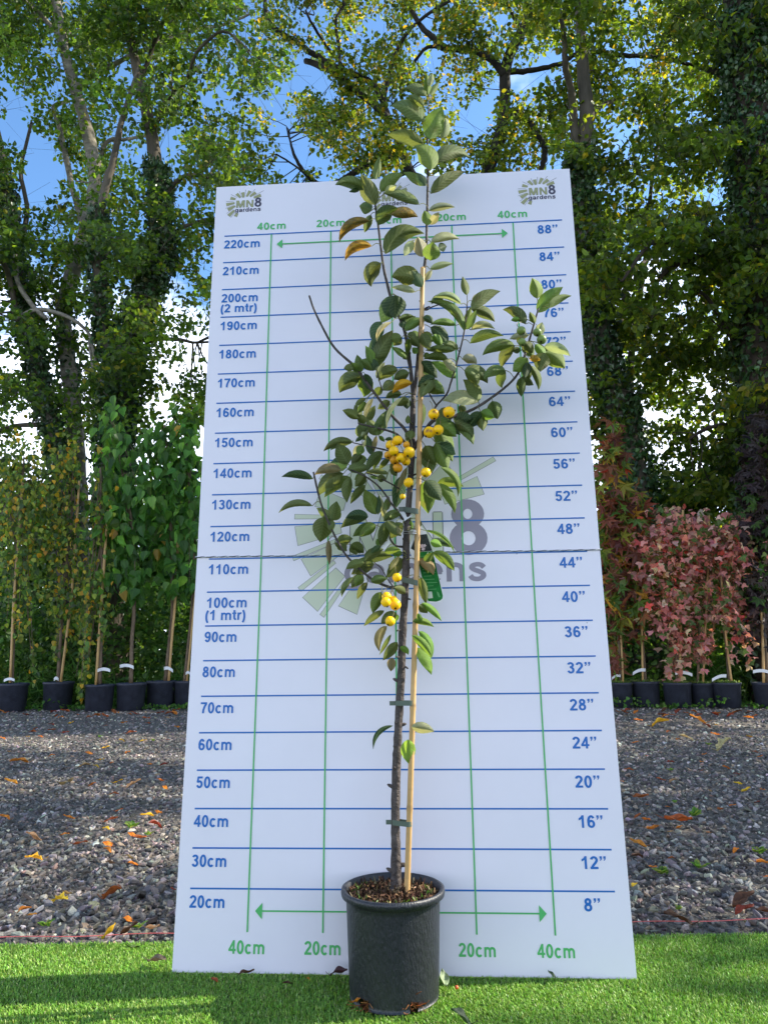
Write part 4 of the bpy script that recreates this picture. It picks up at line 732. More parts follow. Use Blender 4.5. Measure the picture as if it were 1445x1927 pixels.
V0o, F0o = T_oval(.33, .07); V0m, F0m = T_star(5, 105, .55)
GI = [i for i, t in enumerate(TREES) if t['key'] == 'G'][0]; gidx = np.where(owner == GI)[0]
items = [(a, b, None) for a, b in zip(x, y)]
for q in range(270):                       # added out-of-frame leaf clusters to shade the yard, joined to the big tree's crown
    C = np.array([gT.uniform(5.6, 11.5), gT.uniform(-3.5, 9.5), gT.uniform(3.0, 9.5)])
    if C[0] < (C[1] + 2.1) * .60 + 1.4: continue
    pts = np.array([[a, -.15, z] for a in (-.35, 0, .35) for z in (.2, .8, 1.4, 2.0, 2.5)]); dv_ = C - pts; al = dv_ @ np.array(sdir); dist = np.linalg.norm(dv_ - al[:, None] * np.array(sdir), axis=1)
    if dist.min() < .62: continue  # clusters left out here so sun reaches the potted tree
    items.append((0, 300, C))
for cx_, cy_, C3 in items:
    d2 = (spx[:, 0] - cx_) ** 2 + ((spx[:, 1] - cy_)) ** 2; j = np.argsort(d2)[gT.integers(0, 6)]; t = TREES[owner[j]]; base = samples[j]
    if C3 is not None: j = gidx[np.argmin(np.linalg.norm(samples[gidx] - C3, axis=1))]; t = TREES[GI]; base = samples[j]
    dep = base[1] + gT.normal(0, .9) + (.6 if t['key'] in 'EG' else 0); C = at(cx_, cy_, max(dep, 8.9)) if C3 is None else C3; r = gT.uniform(.32, .72); n = int(gT.uniform(95, 175) * (r / .5) ** 1.6)
    ln = np.linalg.norm(C - base)
    if ln < 4.2:
        mid = (base + C) / 2 + gT.normal(0, .12, 3) * ln * .5; V, F = tube(spline([base, mid, C], 3), np.linspace(min(.022, .008 + .005 * ln), .005, 7), 5, False); t['br'].add(V, F)
    for q in range(4):
        V, F = tube(np.array([C, C + gT.normal(0, .5, 3) * r, C + gT.normal(0, .75, 3) * r]), [.006, .004, .002], 4, False); t['br'].add(V, F)
    gq = gT.normal(0, 1, (n, 3)); gq /= np.maximum(1, np.linalg.norm(gq, axis=1, keepdims=True) / 1.45); tl = gT.normal(0, .35, 2); P = C + gq * r * [.62, .62, .30]; P[:, 2] += (P[:, 0] - C[0]) * tl[0] + (P[:, 1] - C[1]) * tl[1]; pal, wts = PALS[t['pal']]; w = np.array(wts, float)
    warm = gT.gamma(.7, 1.0) * (1.5 if t['pal'] == 1 and cy_ < 360 and 520 < cx_ < 900 else .6); w[2] *= .5 + warm; w[3] *= .3 + warm; w *= gT.gamma(1.2, 1, len(w)) + .15; w /= w.sum(); pc = pick(n, pal, w, .15, gT) * gT.uniform(.78, 1.28)
    leaf_cloud(t['lf'], P, gT.uniform(.085, .140, n) * (1.12 if t['pal'] == 2 else 1), (V0o, F0o), pc, (0, 0, -.35), .8, (0, 0, .7), .7, gT)
for t in TREES:
    if t['br'].n: t['br'].build('branches', t['bark'], t['o'], smooth=True)
    if t['lf'].n: t['lf'].build('crown', M_LEAF, t['o'])
# bare hanging branch among the left trunks
dead = [[(30, 600, 9), (70, 583, 9), (105, 588, 8), (140, 603, 7), (168, 628, 6), (176, 660, 6), (186, 700, 5), (200, 745, 4), (226, 775, 3)], [(30, 480, 9), (34, 530, 9), (62, 575, 9), (88, 600, 8)], [(168, 640, 5), (175, 690, 4.5), (190, 715, 4), (198, 738, 3)], [(186, 692, 4), (205, 702, 3), (222, 702, 2)]]
dt = thing('fallen_branch', at(100, 600, 10.9), 'bare pale branch hanging across the ivy clad trunks at the left', 'branch'); mb = MB()
for L in dead:
    q = spline(np.array(L), 4); P = np.array([at(a, b, 10.7) for a, b, c in q]); V, F = tube(P, [c / 2 / ppm(p) for (a, b, c), p in zip(q, P)], 7, True, .05); mb.add(V, F)
mb.build('bare_limb', M_BARKL, dt, smooth=True)
P = np.array([at(1000 + 75 * k, 753 + 2.2 * k + .05 * k * k, 16) for k in range(9)]); mb = MB(); V, F = tube(P, .008, 6); mb.add(V, F)
tag(mb.build('overhead_wire', mat('wire_black', (.03, .03, .03), .5, .3), origin=P[4]), 'thin overhead wire crossing the sky behind the trees on the right', 'wire')

# ------------------------------------------------------------------ undergrowth, hedges, weeds
gU = np.random.default_rng(5)
def mass(name, label, cat, n, box_, size, pal, w, top, m=M_LEAF2, tm=T_oval(.36, .06), kind='stuff', nv=.8):
    (x0, x1), (y0, y1) = box_; x = gU.uniform(x0, x1, n); y = gU.uniform(y0, y1, n); y = y + (9.29 - (x + 5.69) / 9.14 * .62 if name == 'ground_ivy' else 0); z = top(x, y) * gU.random(n) ** .85; mb = MB()
    leaf_cloud(mb, np.stack([x, y, z], 1), gU.uniform(size[0], size[1], n), tm, pick(n, pal, w, .22, gU), (0, 0, -.1), .9, (0, -.2, .5), nv, gU); return tag(mb.build(name, m), label, cat, kind=kind)
GR = [(.040, .090, .018), (.060, .125, .024), (.09, .165, .03), (.15, .20, .04)]
mass('undergrowth', 'dark tangled undergrowth behind the row of potted trees', 'undergrowth', 30000, ((-8.6, 6.6), (9.9, 12.2)), (.06, .13), GR, [4, 4, 2, .4], lambda x, y: 1.5 + .35 * np.sin(x * 2.1) + .25 * np.sin(x * 5.3 + 1) + .55 * (y - 9.9) * (.6 + .4 * np.sin(x * 1.3)))
mass('hedge', 'tall dark green hedgerow behind the trees', 'hedge', 52000, ((-17, 15), (15.2, 17.6)), (.16, .30), GR, [4, 4, 2, .4], lambda x, y: np.where(x < 1, 5.0, 4.1) + .45 * np.sin(x * .9) + .4 * np.sin(x * 2.3) + .2 * np.sin(x * 5.1))
mass('tall_grass', 'rank green grass growing behind the nursery pots', 'grass', 9000, ((-7.5, 5.6), (9.75, 10.5)), (.16, .42), [(.045, .12, .018), (.07, .16, .025), (.12, .2, .05)], [3, 3, 1], lambda x, y: .45 + .2 * np.sin(x * 3), tm=(np.array([[-.03, 0, 0], [.03, 0, 0], [.022, .6, .05], [-.022, .6, .05], [0, 1, -.1]]), [np.array([[0, 1, 2, 3]]), np.array([[3, 2, 4]])]))
def weedstop(x, y): return .03 + .13 * np.clip(np.sin(x * 5.1) + .3 * np.sin(x * 13), 0, 1)
mass('ground_ivy', 'low leafy weeds between and around the nursery pots', 'weeds', 2600, ((-7.2, 5.4), (-.12, .75)), (.03, .065), [(.05, .13, .02), (.075, .18, .03), (.13, .22, .05)], [3, 3, 1], weedstop, tm=T_heart(.5, .03))
def bush(label, px, py, rx, ry, Y, n, pal, w, size, stems=5):
    C = at(px, py, Y); k = 1 / ppm(C); o = thing('shrub', (C[0], C[1], -.04), label, 'shrub', 'green shrubs behind the potted maples'); mb = MB(); th = gU.normal(0, .5, (n, 3)); P = C + th * [rx * k, .7, ry * k]; P = P[P[:, 2] > .1]; n = len(P)
    leaf_cloud(mb, P, gU.uniform(*size, n), T_oval(.36, .06), pick(n, pal, w, .2, gU), (0, 0, -.2), .9, (0, -.1, .6), .8, gU); mb.build('foliage', M_LEAF2, o); st = MB()
    for q in range(stems):
        V, F = tube(spline([(C[0] + gU.normal(0, .15), C[1], -.04), (C[0] + gU.normal(0, .3), C[1], C[2] * .6), (C[0] + gU.normal(0, rx * k * .5), C[1] + gU.normal(0, .3), C[2] + ry * k * gU.uniform(.3, 1))], 4), np.linspace(.022, .005, 9), 6); st.add(V, F)
    st.build('stems', M_BARK, o)
bush('rounded green shrub with yellowing leaves rising above the pink maples', 1305, 935, 85, 62, 11.4, 3400, [(.035, .075, .014), (.06, .11, .018), (.2, .19, .02)], [4, 3, .5], (.07, .11))
bush('tall thin green shrub in the bright gap right of the red maple', 1232, 905, 32, 80, 11.9, 900, [(.03, .065, .014), (.05, .09, .02)], [3, 2], (.06, .1), 7)
bush('broad green shrub in front of the massive ivy covered trunk', 1392, 880, 60, 80, 11.0, 2600, [(.03, .062, .014), (.05, .09, .016), (.12, .13, .02)], [4, 3, .5], (.07, .11))

# ------------------------------------------------------------------ row of potted nursery trees
gP = np.random.default_rng(3)
def nursery(name, label, cat, group, px, py, w, h, trunk, cane, ells, size, tm, pal, wts, axis, avar, tagp, mult=1.6, moss=False):
    B = gnd(px, py, -.02); s = ppm(B); R = w / 2 / s; H = h / s; o = thing(name, B, label, cat, group); B = np.array(o.location)
    Rb = R * .90; V, F = lathe([(Rb - .01, .0), (Rb, .004), (Rb + (R - Rb) * .9, H * .88), (R + .006, H * .90), (R + .010, H * .95), (R + .006, H), (R - .008, H), (R - .014, H * .93)], 40); mb = MB(); mb.add(V + B, F); mb.build('pot', M_POTB, o, smooth=True)
    V, F = lathe([(.001, H * .95), (R * .5, H * .945), (R - .012, H * .93)], 30); V[:, 2] += gP.normal(0, .006, len(V)); mb = MB(); mb.add(V + B, F)
    mb.build('compost', M_SOIL, o)
    if moss:
        mb = MB(); n = 260; a = gP.uniform(0, 6.28, n); r = R * np.sqrt(gP.random(n)) * .95; leaf_cloud(mb, np.stack([r * np.cos(a), r * np.sin(a), np.full(n, H * .95)], 1) + B, gP.uniform(.02, .06, n), T_oval(.3, .05), pick(n, [(.09, .16, .03), (.15, .20, .06)], None, .2, gP), (0, 0, 1), .7, (0, 0, .3), 1, gP); mb.build('moss', M_LEAF2, o)
    Yp = B[1]
    def stick(nm, pts, m, dy=0.0, n=8):
        q = spline(np.array(pts, float), 5); P = np.array([at(a, b, Yp + dy) for a, b, c in q]); mb = MB(); V, F = tube(P, [c / 2 / ppm(p) for (a, b, c), p in zip(q, P)], n, True, .03); mb.add(V, F); return mb.build(nm, m, o, smooth=True)
    stick('trunk', trunk, MATS['nursery_bark'])
    if cane: stick('cane', cane, M_CANE, -.05)
    mb, st = MB(), MB(); tp = spline(np.array(trunk, float), 6)
    for ex, ey, rx, ry, n in ells:
        n = int(n * mult); u = gP.normal(0, .5, (n, 2)); u /= np.maximum(1, np.linalg.norm(u, axis=1, keepdims=True) / 1.35); P = np.array([at(ex + rx * a, ey + ry * b, Yp + d) for (a, b), d in zip(u, gP.normal(0, .17 + .0012 * rx, n))]); P[:, 2] = np.maximum(P[:, 2], .03)
        leaf_cloud(mb, P, gP.uniform(size[0], size[1], n), tm, pick(n, pal, wts, .2, gP), axis, avar, (0, -.55, .35), .55, gP)
        for q in range(max(3, n // 45)):
            k = tp[gP.integers(len(tp) // 2, len(tp))]; e = (ex + rx * gP.normal(0, .5), ey + ry * gP.normal(0, .5)); a0 = at(k[0], k[1], Yp); a1 = at(e[0], e[1], Yp + gP.normal(0, .15)); V, F = tube(spline([a0, (a0 + a1) / 2 + [0, 0, .10], a1], 4), np.linspace(.008, .003, 9), 5, False); st.add(V, F)
    mb.build('foliage', M_LEAF2, o); st.build('twigs', MATS['nursery_bark'], o)
    if tagp:
        (x0, y0), (x1, y1), tw = tagp; mbt = MB(); A = []
        for t in np.linspace(0, 1, 7): xx, yy = x0 + (x1 - x0) * t, y0 + (y1 - y0) * t - 3 * math.sin(t * 3.14); A += [at(xx, yy - tw / 2, Yp - .06 - .02 * math.sin(t * 3)), at(xx, yy + tw / 2, Yp - .06 - .02 * math.sin(t * 3))]
        A = np.array(A); i = np.arange(6) * 2; mbt.add(np.concatenate([A, A + [0, .002, 0]]), [np.stack([i, i + 1, i + 3, i + 2], 1), np.stack([i + 14, i + 16, i + 17, i + 15], 1)]); mbt.build('name_tag', M_WHITE, o)
    return o
mat('nursery_bark', (.16, .115, .075), .8, .2, noise=(14, .6, 1.4, (1, 1, .5)), bump=(40, .4))
BIRCH = dict(size=(.055, .092), tm=T_heart(.44, .05), pal=[(.075, .135, .032), (.12, .19, .038), (.22, .26, .045), (.40, .31, .036), (.45, .25, .025), (.055, .09, .03)], wts=[3, 3.4, 3.6, 1.3, .6, 1.6], axis=(0, 0, -1.2), avar=.5)
CATA = dict(size=(.125, .215), tm=T_heart(.36, .07), pal=[(.072, .175, .034), (.095, .215, .040), (.14, .29, .045), (.050, .115, .030), (.32, .21, .035)], wts=[4, 4, 1.7, 3, .12], axis=(0, -.25, -1.1), avar=.5)
gl, gr = 'potted trees lined up left of the board', 'potted trees lined up right of the board'
nursery('potted_birch', 'yellowing potted birch at the far left with its pot cut by the frame', 'potted tree', gl, 22, 1338, 54, 51, [(24, 1284, 5), (30, 1120, 5), (38, 980, 4), (46, 860, 3)], [(20, 1285, 5), (28, 1116, 5), (39, 975, 5), (44, 900, 4)], [(35, 1010, 55, 120, 620), (20, 880, 60, 60, 340), (70, 920, 40, 80, 240), (35, 1160, 22, 60, 60), (62, 1235, 8, 40, 16)], tagp=((8, 1281), (28, 1280), 5), **BIRCH)
nursery('potted_birch', 'second potted birch from the left, gap between its pot and the neighbours', 'potted tree', gl, 108, 1335, 54, 51, [(110, 1284, 7), (116, 1180, 6), (124, 1080, 5), (136, 960, 4), (140, 850, 3)], [(115, 1284, 5), (127, 1190, 5), (136, 1110, 5), (150, 905, 4)], [(115, 1000, 42, 120, 480), (120, 1140, 36, 60, 170), (130, 880, 30, 60, 170), (150, 1100, 16, 60, 70), (105, 1215, 7, 40, 14)], tagp=((102, 1279), (111, 1279), 6), **BIRCH)
nursery('potted_birch', 'potted birch with long yellow weeping tails beside the large leaved tree', 'potted tree', gl, 186, 1338, 53, 49, [(188, 1287, 8), (191, 1190, 6), (193, 1100, 5), (192, 980, 4), (190, 880, 3)], [(181, 1289, 5), (189, 1170, 5), (198, 1040, 5), (204, 960, 4)], [(175, 1110, 30, 80, 230), (160, 1180, 14, 60, 60), (163, 1250, 9, 50, 40), (190, 960, 30, 80, 130), (152, 1290, 7, 40, 26), (196, 1160, 12, 40, 40)], tagp=((184, 1262), (208, 1262), 6), **BIRCH)
nursery('potted_large_leaved_tree', 'potted tree with big drooping heart leaves and a bare pale stem', 'potted tree', gl, 246, 1336, 54, 50, [(247, 1286, 8), (249, 1200, 7), (253, 1140, 7), (250, 1000, 6), (225, 860, 4), (206, 770, 3)], None, [(215, 1010, 55, 85, 150), (235, 920, 60, 70, 150), (215, 840, 36, 60, 60), (206, 775, 22, 24, 16), (255, 1090, 26, 42, 40), (190, 1080, 26, 40, 24)], tagp=((226, 1254), (252, 1256), 6), **CATA)
nursery('potted_large_leaved_tree', 'big leaved potted tree tied to a bamboo cane, second from the board', 'potted tree', gl, 302, 1332, 53, 50, [(312, 1281, 8), (320, 1200, 7), (325, 1140, 7), (322, 1000, 6), (318, 880, 4), (310, 800, 3)], [(318, 1282, 5), (324, 1200, 5), (331, 1120, 5), (336, 1000, 5)], [(305, 1010, 46, 90, 160), (310, 900, 44, 60, 110), (300, 830, 36, 40, 50), (330, 1080, 26, 40, 40)], tagp=((309, 1258), (326, 1263), 6), **CATA)
nursery('potted_large_leaved_tree', 'big leaved potted tree partly hidden by the left edge of the board', 'potted tree', gl, 353, 1331, 50, 49, [(348, 1284, 7), (354, 1220, 6), (361, 1150, 6), (366, 1000, 5), (355, 860, 4), (345, 790, 3)], [(352, 1284, 4), (362, 1180, 4), (370, 1090, 4)], [(360, 970, 34, 95, 130), (350, 860, 34, 60, 70), (345, 800, 24, 40, 30), (362, 1090, 22, 40, 34)], tagp=((350, 1268), (358, 1268), 5), **CATA)
STAR = dict(size=(.15, .25), tm=T_star(5, 112, .34), pal=[(.20, .065, .045), (.10, .18, .035), (.24, .10, .06), (.22, .24, .04), (.48, .27, .045), (.40, .05, .028), (.13, .055, .045)], wts=[2.6, 3.2, 2.5, 1.8, .7, .5, 1.6], axis=(0, -.2, -.9), avar=.6)
PINK = dict(size=(.065, .115), mult=2.4, tm=T_star(3, 72, .52), pal=[(.54, .215, .215), (.46, .20, .20), (.58, .34, .31), (.68, .52, .40), (.60, .11, .10), (.11, .17, .05), (.24, .13, .09)], wts=[4, 3.4, 2.2, 1.4, .6, 4.4, 2.2], axis=(0, -.3, -.7), avar=.7)
nursery('potted_sweet_gum', 'potted tree with large crimson and green star leaves beside the board edge', 'potted tree', gr, 1171, 1331, 40, 46, [(1168, 1285, 6), (1164, 1200, 6), (1158, 1080, 5), (1156, 940, 4), (1153, 800, 3)], [(1172, 1286, 4), (1168, 1200, 4), (1164, 1100, 4)], [(1150, 1000, 34, 130, 150), (1148, 840, 24, 50, 36), (1160, 1160, 26, 60, 46), (1160, 1240, 12, 30, 10)], tagp=((1151, 1277), (1167, 1272), 5), moss=True, **STAR)
nursery('potted_sweet_gum', 'dark red star leaved potted tree in the second pot right of the board', 'potted tree', gr, 1217, 1330, 51, 47, [(1214, 1285, 6), (1209, 1220, 6), (1206, 1150, 5), (1200, 1000, 4), (1195, 920, 3)], [(1209, 1285, 4), (1207, 1190, 4), (1206, 1100, 4)], [(1195, 1060, 34, 90, 90), (1190, 960, 34, 44, 40), (1200, 1150, 22, 50, 30)], tagp=((1190, 1268), (1214, 1261), 6), moss=True, **STAR)
nursery('potted_pink_maple', 'dense pink leaved potted maple, widest of the maples right of the board', 'potted tree', gr, 1276, 1331, 51, 46, [(1274, 1286, 6), (1272, 1240, 6), (1268, 1150, 5), (1262, 1040, 4), (1258, 970, 3)], [(1284, 960, 4), (1284, 1010, 4), (1282, 1100, 4), (1278, 1285, 4)], [(1240, 1050, 58, 70, 520), (1290, 1010, 48, 44, 260), (1260, 1130, 46, 70, 300), (1278, 1215, 22, 50, 70), (1258, 1262, 8, 22, 9)], tagp=((1270, 1267), (1302, 1270), 6), moss=True, **PINK)
nursery('potted_pink_maple', 'pink and cream leaved potted maple, in the narrow pot between two wider pots', 'potted tree', gr, 1323, 1330, 43, 44, [(1312, 1286, 5), (1314, 1230, 5), (1318, 1130, 4), (1325, 1020, 3)], [(1333, 968, 4), (1332, 1050, 4), (1322, 1286, 4)], [(1325, 1030, 40, 54, 230), (1305, 1130, 34, 60, 150), (1322, 1210, 22, 40, 60)], tagp=None, moss=True, **PINK)
nursery('potted_pink_maple', 'loose pink and green potted maple on two canes toward the right edge', 'potted tree', gr, 1370, 1331, 50, 46, [(1372, 1286, 6), (1366, 1220, 5), (1360, 1150, 5), (1368, 1050, 4), (1380, 980, 3)], [(1376, 1286, 4), (1367, 1215, 4), (1360, 1140, 4), (1352, 1040, 4)], [(1385, 1030, 46, 56, 240), (1370, 1130, 34, 50, 110), (1395, 1190, 30, 50, 46)], tagp=((1339, 1280), (1366, 1272), 6), moss=True, **PINK)
PURP = dict(size=(.10, .17), tm=T_star(5, 100, .5), pal=[(.035, .024, .028), (.05, .035, .04), (.10, .075, .08), (.04, .085, .022), (.06, .11, .03)], wts=[4, 3, .7, 1.1, .8], axis=(0, -.3, -.8), avar=.6)
nursery('potted_purple_maple', 'dark purple leaved potted maple cut by the right edge of the frame', 'potted tree', gr, 1447, 1331, 52, 46, [(1444, 1286, 6), (1438, 1200, 6), (1430, 1060, 5), (1425, 900, 4), (1428, 780, 3)], [(1436, 1286, 5), (1434, 1200, 5), (1428, 1100, 4)], [(1425, 930, 34, 110, 260), (1430, 1000, 30, 60, 90), (1425, 830, 26, 60, 90), (1425, 1130, 34, 70, 110)], tagp=((1416, 1264), (1450, 1266), 6), **PURP)
# ------------------------------------------------------------------ red string, fallen leaves, weeds and other small things
A, Bq = gnd(-30, 1768, .004), gnd(1475, 1731.5, .004); xs = np.linspace(0, 1, 90); P = A + np.outer(xs, Bq - A); P[:, 2] += .004 + .002 * np.sin(xs * 40); mb = MB(); V, F = tube(P, .0014, 6); mb.add(V, F)
tag(mb.build('string', mat('red_string', (.55, .13, .12), .7, .2), origin=P[45]), 'taut red string laid over the gravel along the edge of the turf', 'string')
gF = np.random.default_rng(17)
LCOL = dict(orange=(.62, .20, .024), rust=(.34, .09, .022), yellow=(.74, .45, .03), tan=(.42, .25, .11), red=(.26, .045, .02), brown=(.10, .045, .022), beige=(.50, .36, .17), maroon=(.065, .022, .028), grey=(.13, .10, .065), green=(.06, .11, .02), pale=(.25, .33, .17), dark=(.02, .045, .018))
def fallen(px, py, lpx, colour, label, group=None, shape='oval', z=.004, yaw=None, curl=None, tilt=None, stalk=True, w=None):
    C = gnd(px, py, z + .004); L = lpx / ppm(C) * 1.25; tilt = gF.uniform(.0, .45) if tilt is None else tilt; yaw = gF.uniform(-.7, .7) + math.pi * gF.integers(0, 2) if yaw is None else yaw; curl = gF.uniform(.15, .6) if curl is None else curl; w = (gF.uniform(.45, .72) if w is None else w) * L
    nv, nu = 11, 7; V = np.zeros((nv, nu, 3)); tv = np.linspace(0, 1, nv); prof = np.sin(np.pi * tv ** .85) ** .75
    if shape == 'lobed': prof = np.clip(prof * (1 + .45 * np.cos(tv * 6 * np.pi + math.pi)), 0.02, 1.4) * .85
    prof[0], prof[-1] = .03, .01; f1, f2 = gF.uniform(0, 6.28, 2)
    for i in range(nv):
        for j, u in enumerate(np.linspace(-1, 1, nu)):
            V[i, j] = ((tv[i] - .5) * L, u * w / 2 * prof[i] * (1 - .25 * curl * abs(u)), curl * w * .55 * prof[i] * u * u + .10 * L * math.sin(tv[i] * 4 + f1) * curl * 1.6 + .05 * L * math.sin(u * 4 + tv[i] * 9 + f2))
    V = V.reshape(-1, 3); V[:, 2] -= V[:, 2].min(); cy_, sy_ = math.cos(yaw), math.sin(yaw)
    if tilt: ct, st_ = math.cos(tilt), math.sin(tilt); V = np.stack([V[:, 0] * ct - V[:, 2] * st_, V[:, 1], V[:, 0] * st_ + V[:, 2] * ct], 1); V[:, 2] -= V[:, 2].min()
    V = np.stack([V[:, 0] * cy_ - V[:, 1] * sy_, V[:, 0] * sy_ + V[:, 1] * cy_, V[:, 2]], 1) + C
    i = np.arange(nv - 1)[:, None] * nu; j = np.arange(nu - 1)[None]; c = np.array(LCOL[colour]) * (1 + gF.normal(0, .12)) * (1 + gF.normal(0, .06, 3)); cc = np.repeat(c[None], len(V), 0) * (1 + gF.normal(0, .10, (len(V), 1)))
    mb = MB(); mb.add(V, np.stack([i + j, i + j + 1, i + nu + j + 1, i + nu + j], -1).reshape(-1, 4), np.clip(cc, .003, 1))
    if stalk: b = V[nu // 2]; d = np.array([-cy_, -sy_, .35]); Vt, Ft = tube([b, b + d * L * .16, b + d * L * .3 + [0, 0, .002]], [L * .018, L * .014, L * .012], 5); mb.add(Vt, Ft, c * .6)
    return tag(mb.build('fallen_leaf', M_DEAD, origin=C, smooth=True), label, 'fallen leaf', group or 'fallen leaves on the gravel')
SOLO = [(127, 1479, 32, 'beige', 'large pale beige lobed leaf on the gravel left of the board', 'lobed'), (36, 1437, 26, 'orange', 'long orange leaf on the gravel near the left edge', 'oval'), (115, 1700, 28, 'yellow', 'bright yellow fallen leaf on the gravel in front of the grey stones', 'lobed'),
        (212, 1697, 46, 'rust', 'large curled rust brown leaf nearest the bottom left of the gravel', 'oval'), (47, 1716, 20, 'orange', 'orange leaf on edge near the red string at the far left', 'oval'), (152, 1590, 24, 'rust', 'dark rust leaf bent upright on the left gravel', 'oval'), (62, 1621, 26, 'yellow', 'golden yellow leaf lying flat on the left gravel', 'lobed'),
        (277, 1537, 20, 'yellow', 'golden leaf lying left of the board, lower one of a close pair', 'oval'), (298, 1530, 18, 'orange', 'golden orange leaf lying left of the board, upper one of a close pair', 'oval'), (252, 1482, 24, 'tan', 'crumpled tan leaf on the gravel left of the board', 'lobed'), (291, 1560, 21, 'red', 'red orange leaf beside a pale stone left of the board', 'oval'),
        (223, 1474, 15, 'yellow', 'small yellow leaf next to the crumpled tan leaf', 'oval'), (62, 1584, 26, 'tan', 'tan leaf under a small orange leaf on the left gravel', 'oval'), (1312, 1361, 26, 'orange', 'ragged orange brown leaf on the far gravel right of the board', 'lobed'), (1243, 1368, 26, 'yellow', 'dull yellow leaf on the far gravel near the right hand pots', 'oval'),
        (1290, 1394, 22, 'beige', 'thin beige leaf on the right gravel', 'oval'), (1364, 1413, 32, 'beige', 'large pale curled leaf with points on the right gravel', 'lobed'), (1276, 1545, 40, 'rust', 'long rolled rust leaf on the right gravel', 'oval'), (1206, 1501, 24, 'rust', 'folded rust leaf just right of the board', 'oval'), (1197, 1616, 20, 'brown', 'dark brown leaf touching the right edge of the board', 'oval'),
        (1200, 1592, 26, 'orange', 'twisted pale orange leaf just right of the board', 'oval'), (1401, 1706, 44, 'brown', 'large dark brown leaf at the lower right, upper one of an overlapping pair', 'oval'), (1402, 1721, 34, 'red', 'large reddish brown leaf at the lower right, lower one of an overlapping pair', 'oval'), (1275, 1742, 46, 'brown', 'flat brown leaf under the red string right of the board', 'oval'),
        (1440, 1716, 26, 'brown', 'brown curled leaf cut by the right edge above the red string', 'oval'), (1385, 1605, 13, 'orange', 'small bright orange leaf upright on the right gravel', 'oval'), (240, 1734, 18, 'orange', 'orange leaf beside the bright weed near the red string', 'oval'), (288, 1748, 24, 'tan', 'light orange leaf next to the board left of its bottom corner', 'oval'), (245, 1758, 30, 'brown', 'brown leaf half under the red string on the left', 'oval')]
for px, py, l, c, lab_, sh in SOLO: fallen(px, py, l, c, lab_, None, sh)
MANY_L = "20 1476 22 orange;175 1480 14 orange;302 1470 10 orange;310 1485 13 orange;215 1496 14 rust;130 1542 18 orange;8 1543 18 orange;210 1547 20 rust;225 1527 12 orange;200 1562 12 yellow;262 1577 22 rust;123 1571 12 orange;248 1573 18 orange;202 1592 22 orange;202 1605 15 orange;243 1618 14 tan;250 1630 16 orange;208 1625 15 brown;62 1723 14 orange;126 1682 15 tan;326 1676 10 red;160 1443 17 tan;181 1445 10 yellow;190 1431 13 yellow;167 1420 14 orange;200 1408 12 yellow;241 1419 12 orange;270 1395 11 yellow;229 1396 9 yellow;98 1424 9 orange;77 1388 8 orange;53 1387 9 yellow;62 1378 11 rust;125 1380 11 red;98 1374 12 rust;98 1364 11 red;68 1374 9 rust;5 1392 10 orange;18 1415 9 tan;134 1362 9 yellow;233 1361 10 orange;248 1381 15 rust;315 1352 9 tan;333 1369 10 orange;278 1362 8 rust;200 1366 6 rust;316 1393 6 rust;310 1440 13 red;282 1439 8 orange;211 1437 7 orange"
for it in MANY_L.split(';'):
    a = it.split(); px, py = float(a[0]), float(a[1]); far = py < 1452; nm = {'orange': 'orange', 'rust': 'rusty brown', 'yellow': 'yellow', 'tan': 'tan', 'red': 'red brown', 'brown': 'dark brown'}[a[3]]
    fallen(px, py, float(a[2]), a[3], ('small %s fallen leaf on the far gravel left of the board' if far else 'small %s fallen leaf on the nearer gravel left of the board') % nm)
MANY_R = "1196 1398 10 orange;1262 1435 14 red;1320 1452 7 rust;1325 1420 8 orange;1365 1447 11 orange;1385 1457 10 red;1182 1450 14 rust;1243 1469 14 rust;1267 1473 14 tan;1388 1476 12 yellow;1404 1490 15 yellow;1435 1487 9 orange;1170 1471 6 orange;1217 1515 7 rust;1255 1519 8 orange;1354 1524 12 rust;1378 1517 10 orange;1424 1511 9 red;1200 1540 13 rust;1214 1543 13 orange;1228 1560 20 orange;1278 1560 11 orange;1261 1566 9 tan;1228 1632 12 orange;1262 1616 10 rust;1435 1625 22 orange;1442 1651 10 orange;1194 1668 12 yellow;1258 1379 9 rust;1345 1383 14 orange;1408 1387 9 yellow;1255 1354 8 orange;1200 1356 13 orange;1347 1365 7 yellow;1329 1370 14 red;1275 1392 9 orange;1320 1434 8 orange;1420 1417 9 rust;1430 1425 8 orange;1216 1423 6 rust;1332 1567 7 orange;1335 1490 8 tan;1410 1388 8 orange"
for it in MANY_R.split(';'):
    a = it.split(); px, py = float(a[0]), float(a[1]); far = py < 1452; nm = {'orange': 'orange', 'rust': 'rusty brown', 'yellow': 'yellow', 'tan': 'tan', 'red': 'red brown', 'brown': 'dark brown'}[a[3]]
    fallen(px, py, float(a[2]), a[3], ('small %s fallen leaf on the far gravel right of the board' if far else 'small %s fallen leaf on the nearer gravel right of the board') % nm)
for q in range(46):
    left = q % 2 == 0; px = gF.uniform(0, 345) if left else gF.uniform(1160, 1445); c = gF.choice(['rust', 'red', 'orange', 'brown'], p=[.4, .25, .25, .1])
    fallen(px, gF.uniform(1338, 1352), gF.uniform(7, 15), c, 'small brown leaf in the litter before the pots %s of the board' % ('left' if left else 'right'), 'leaf litter along the pots', stalk=False)
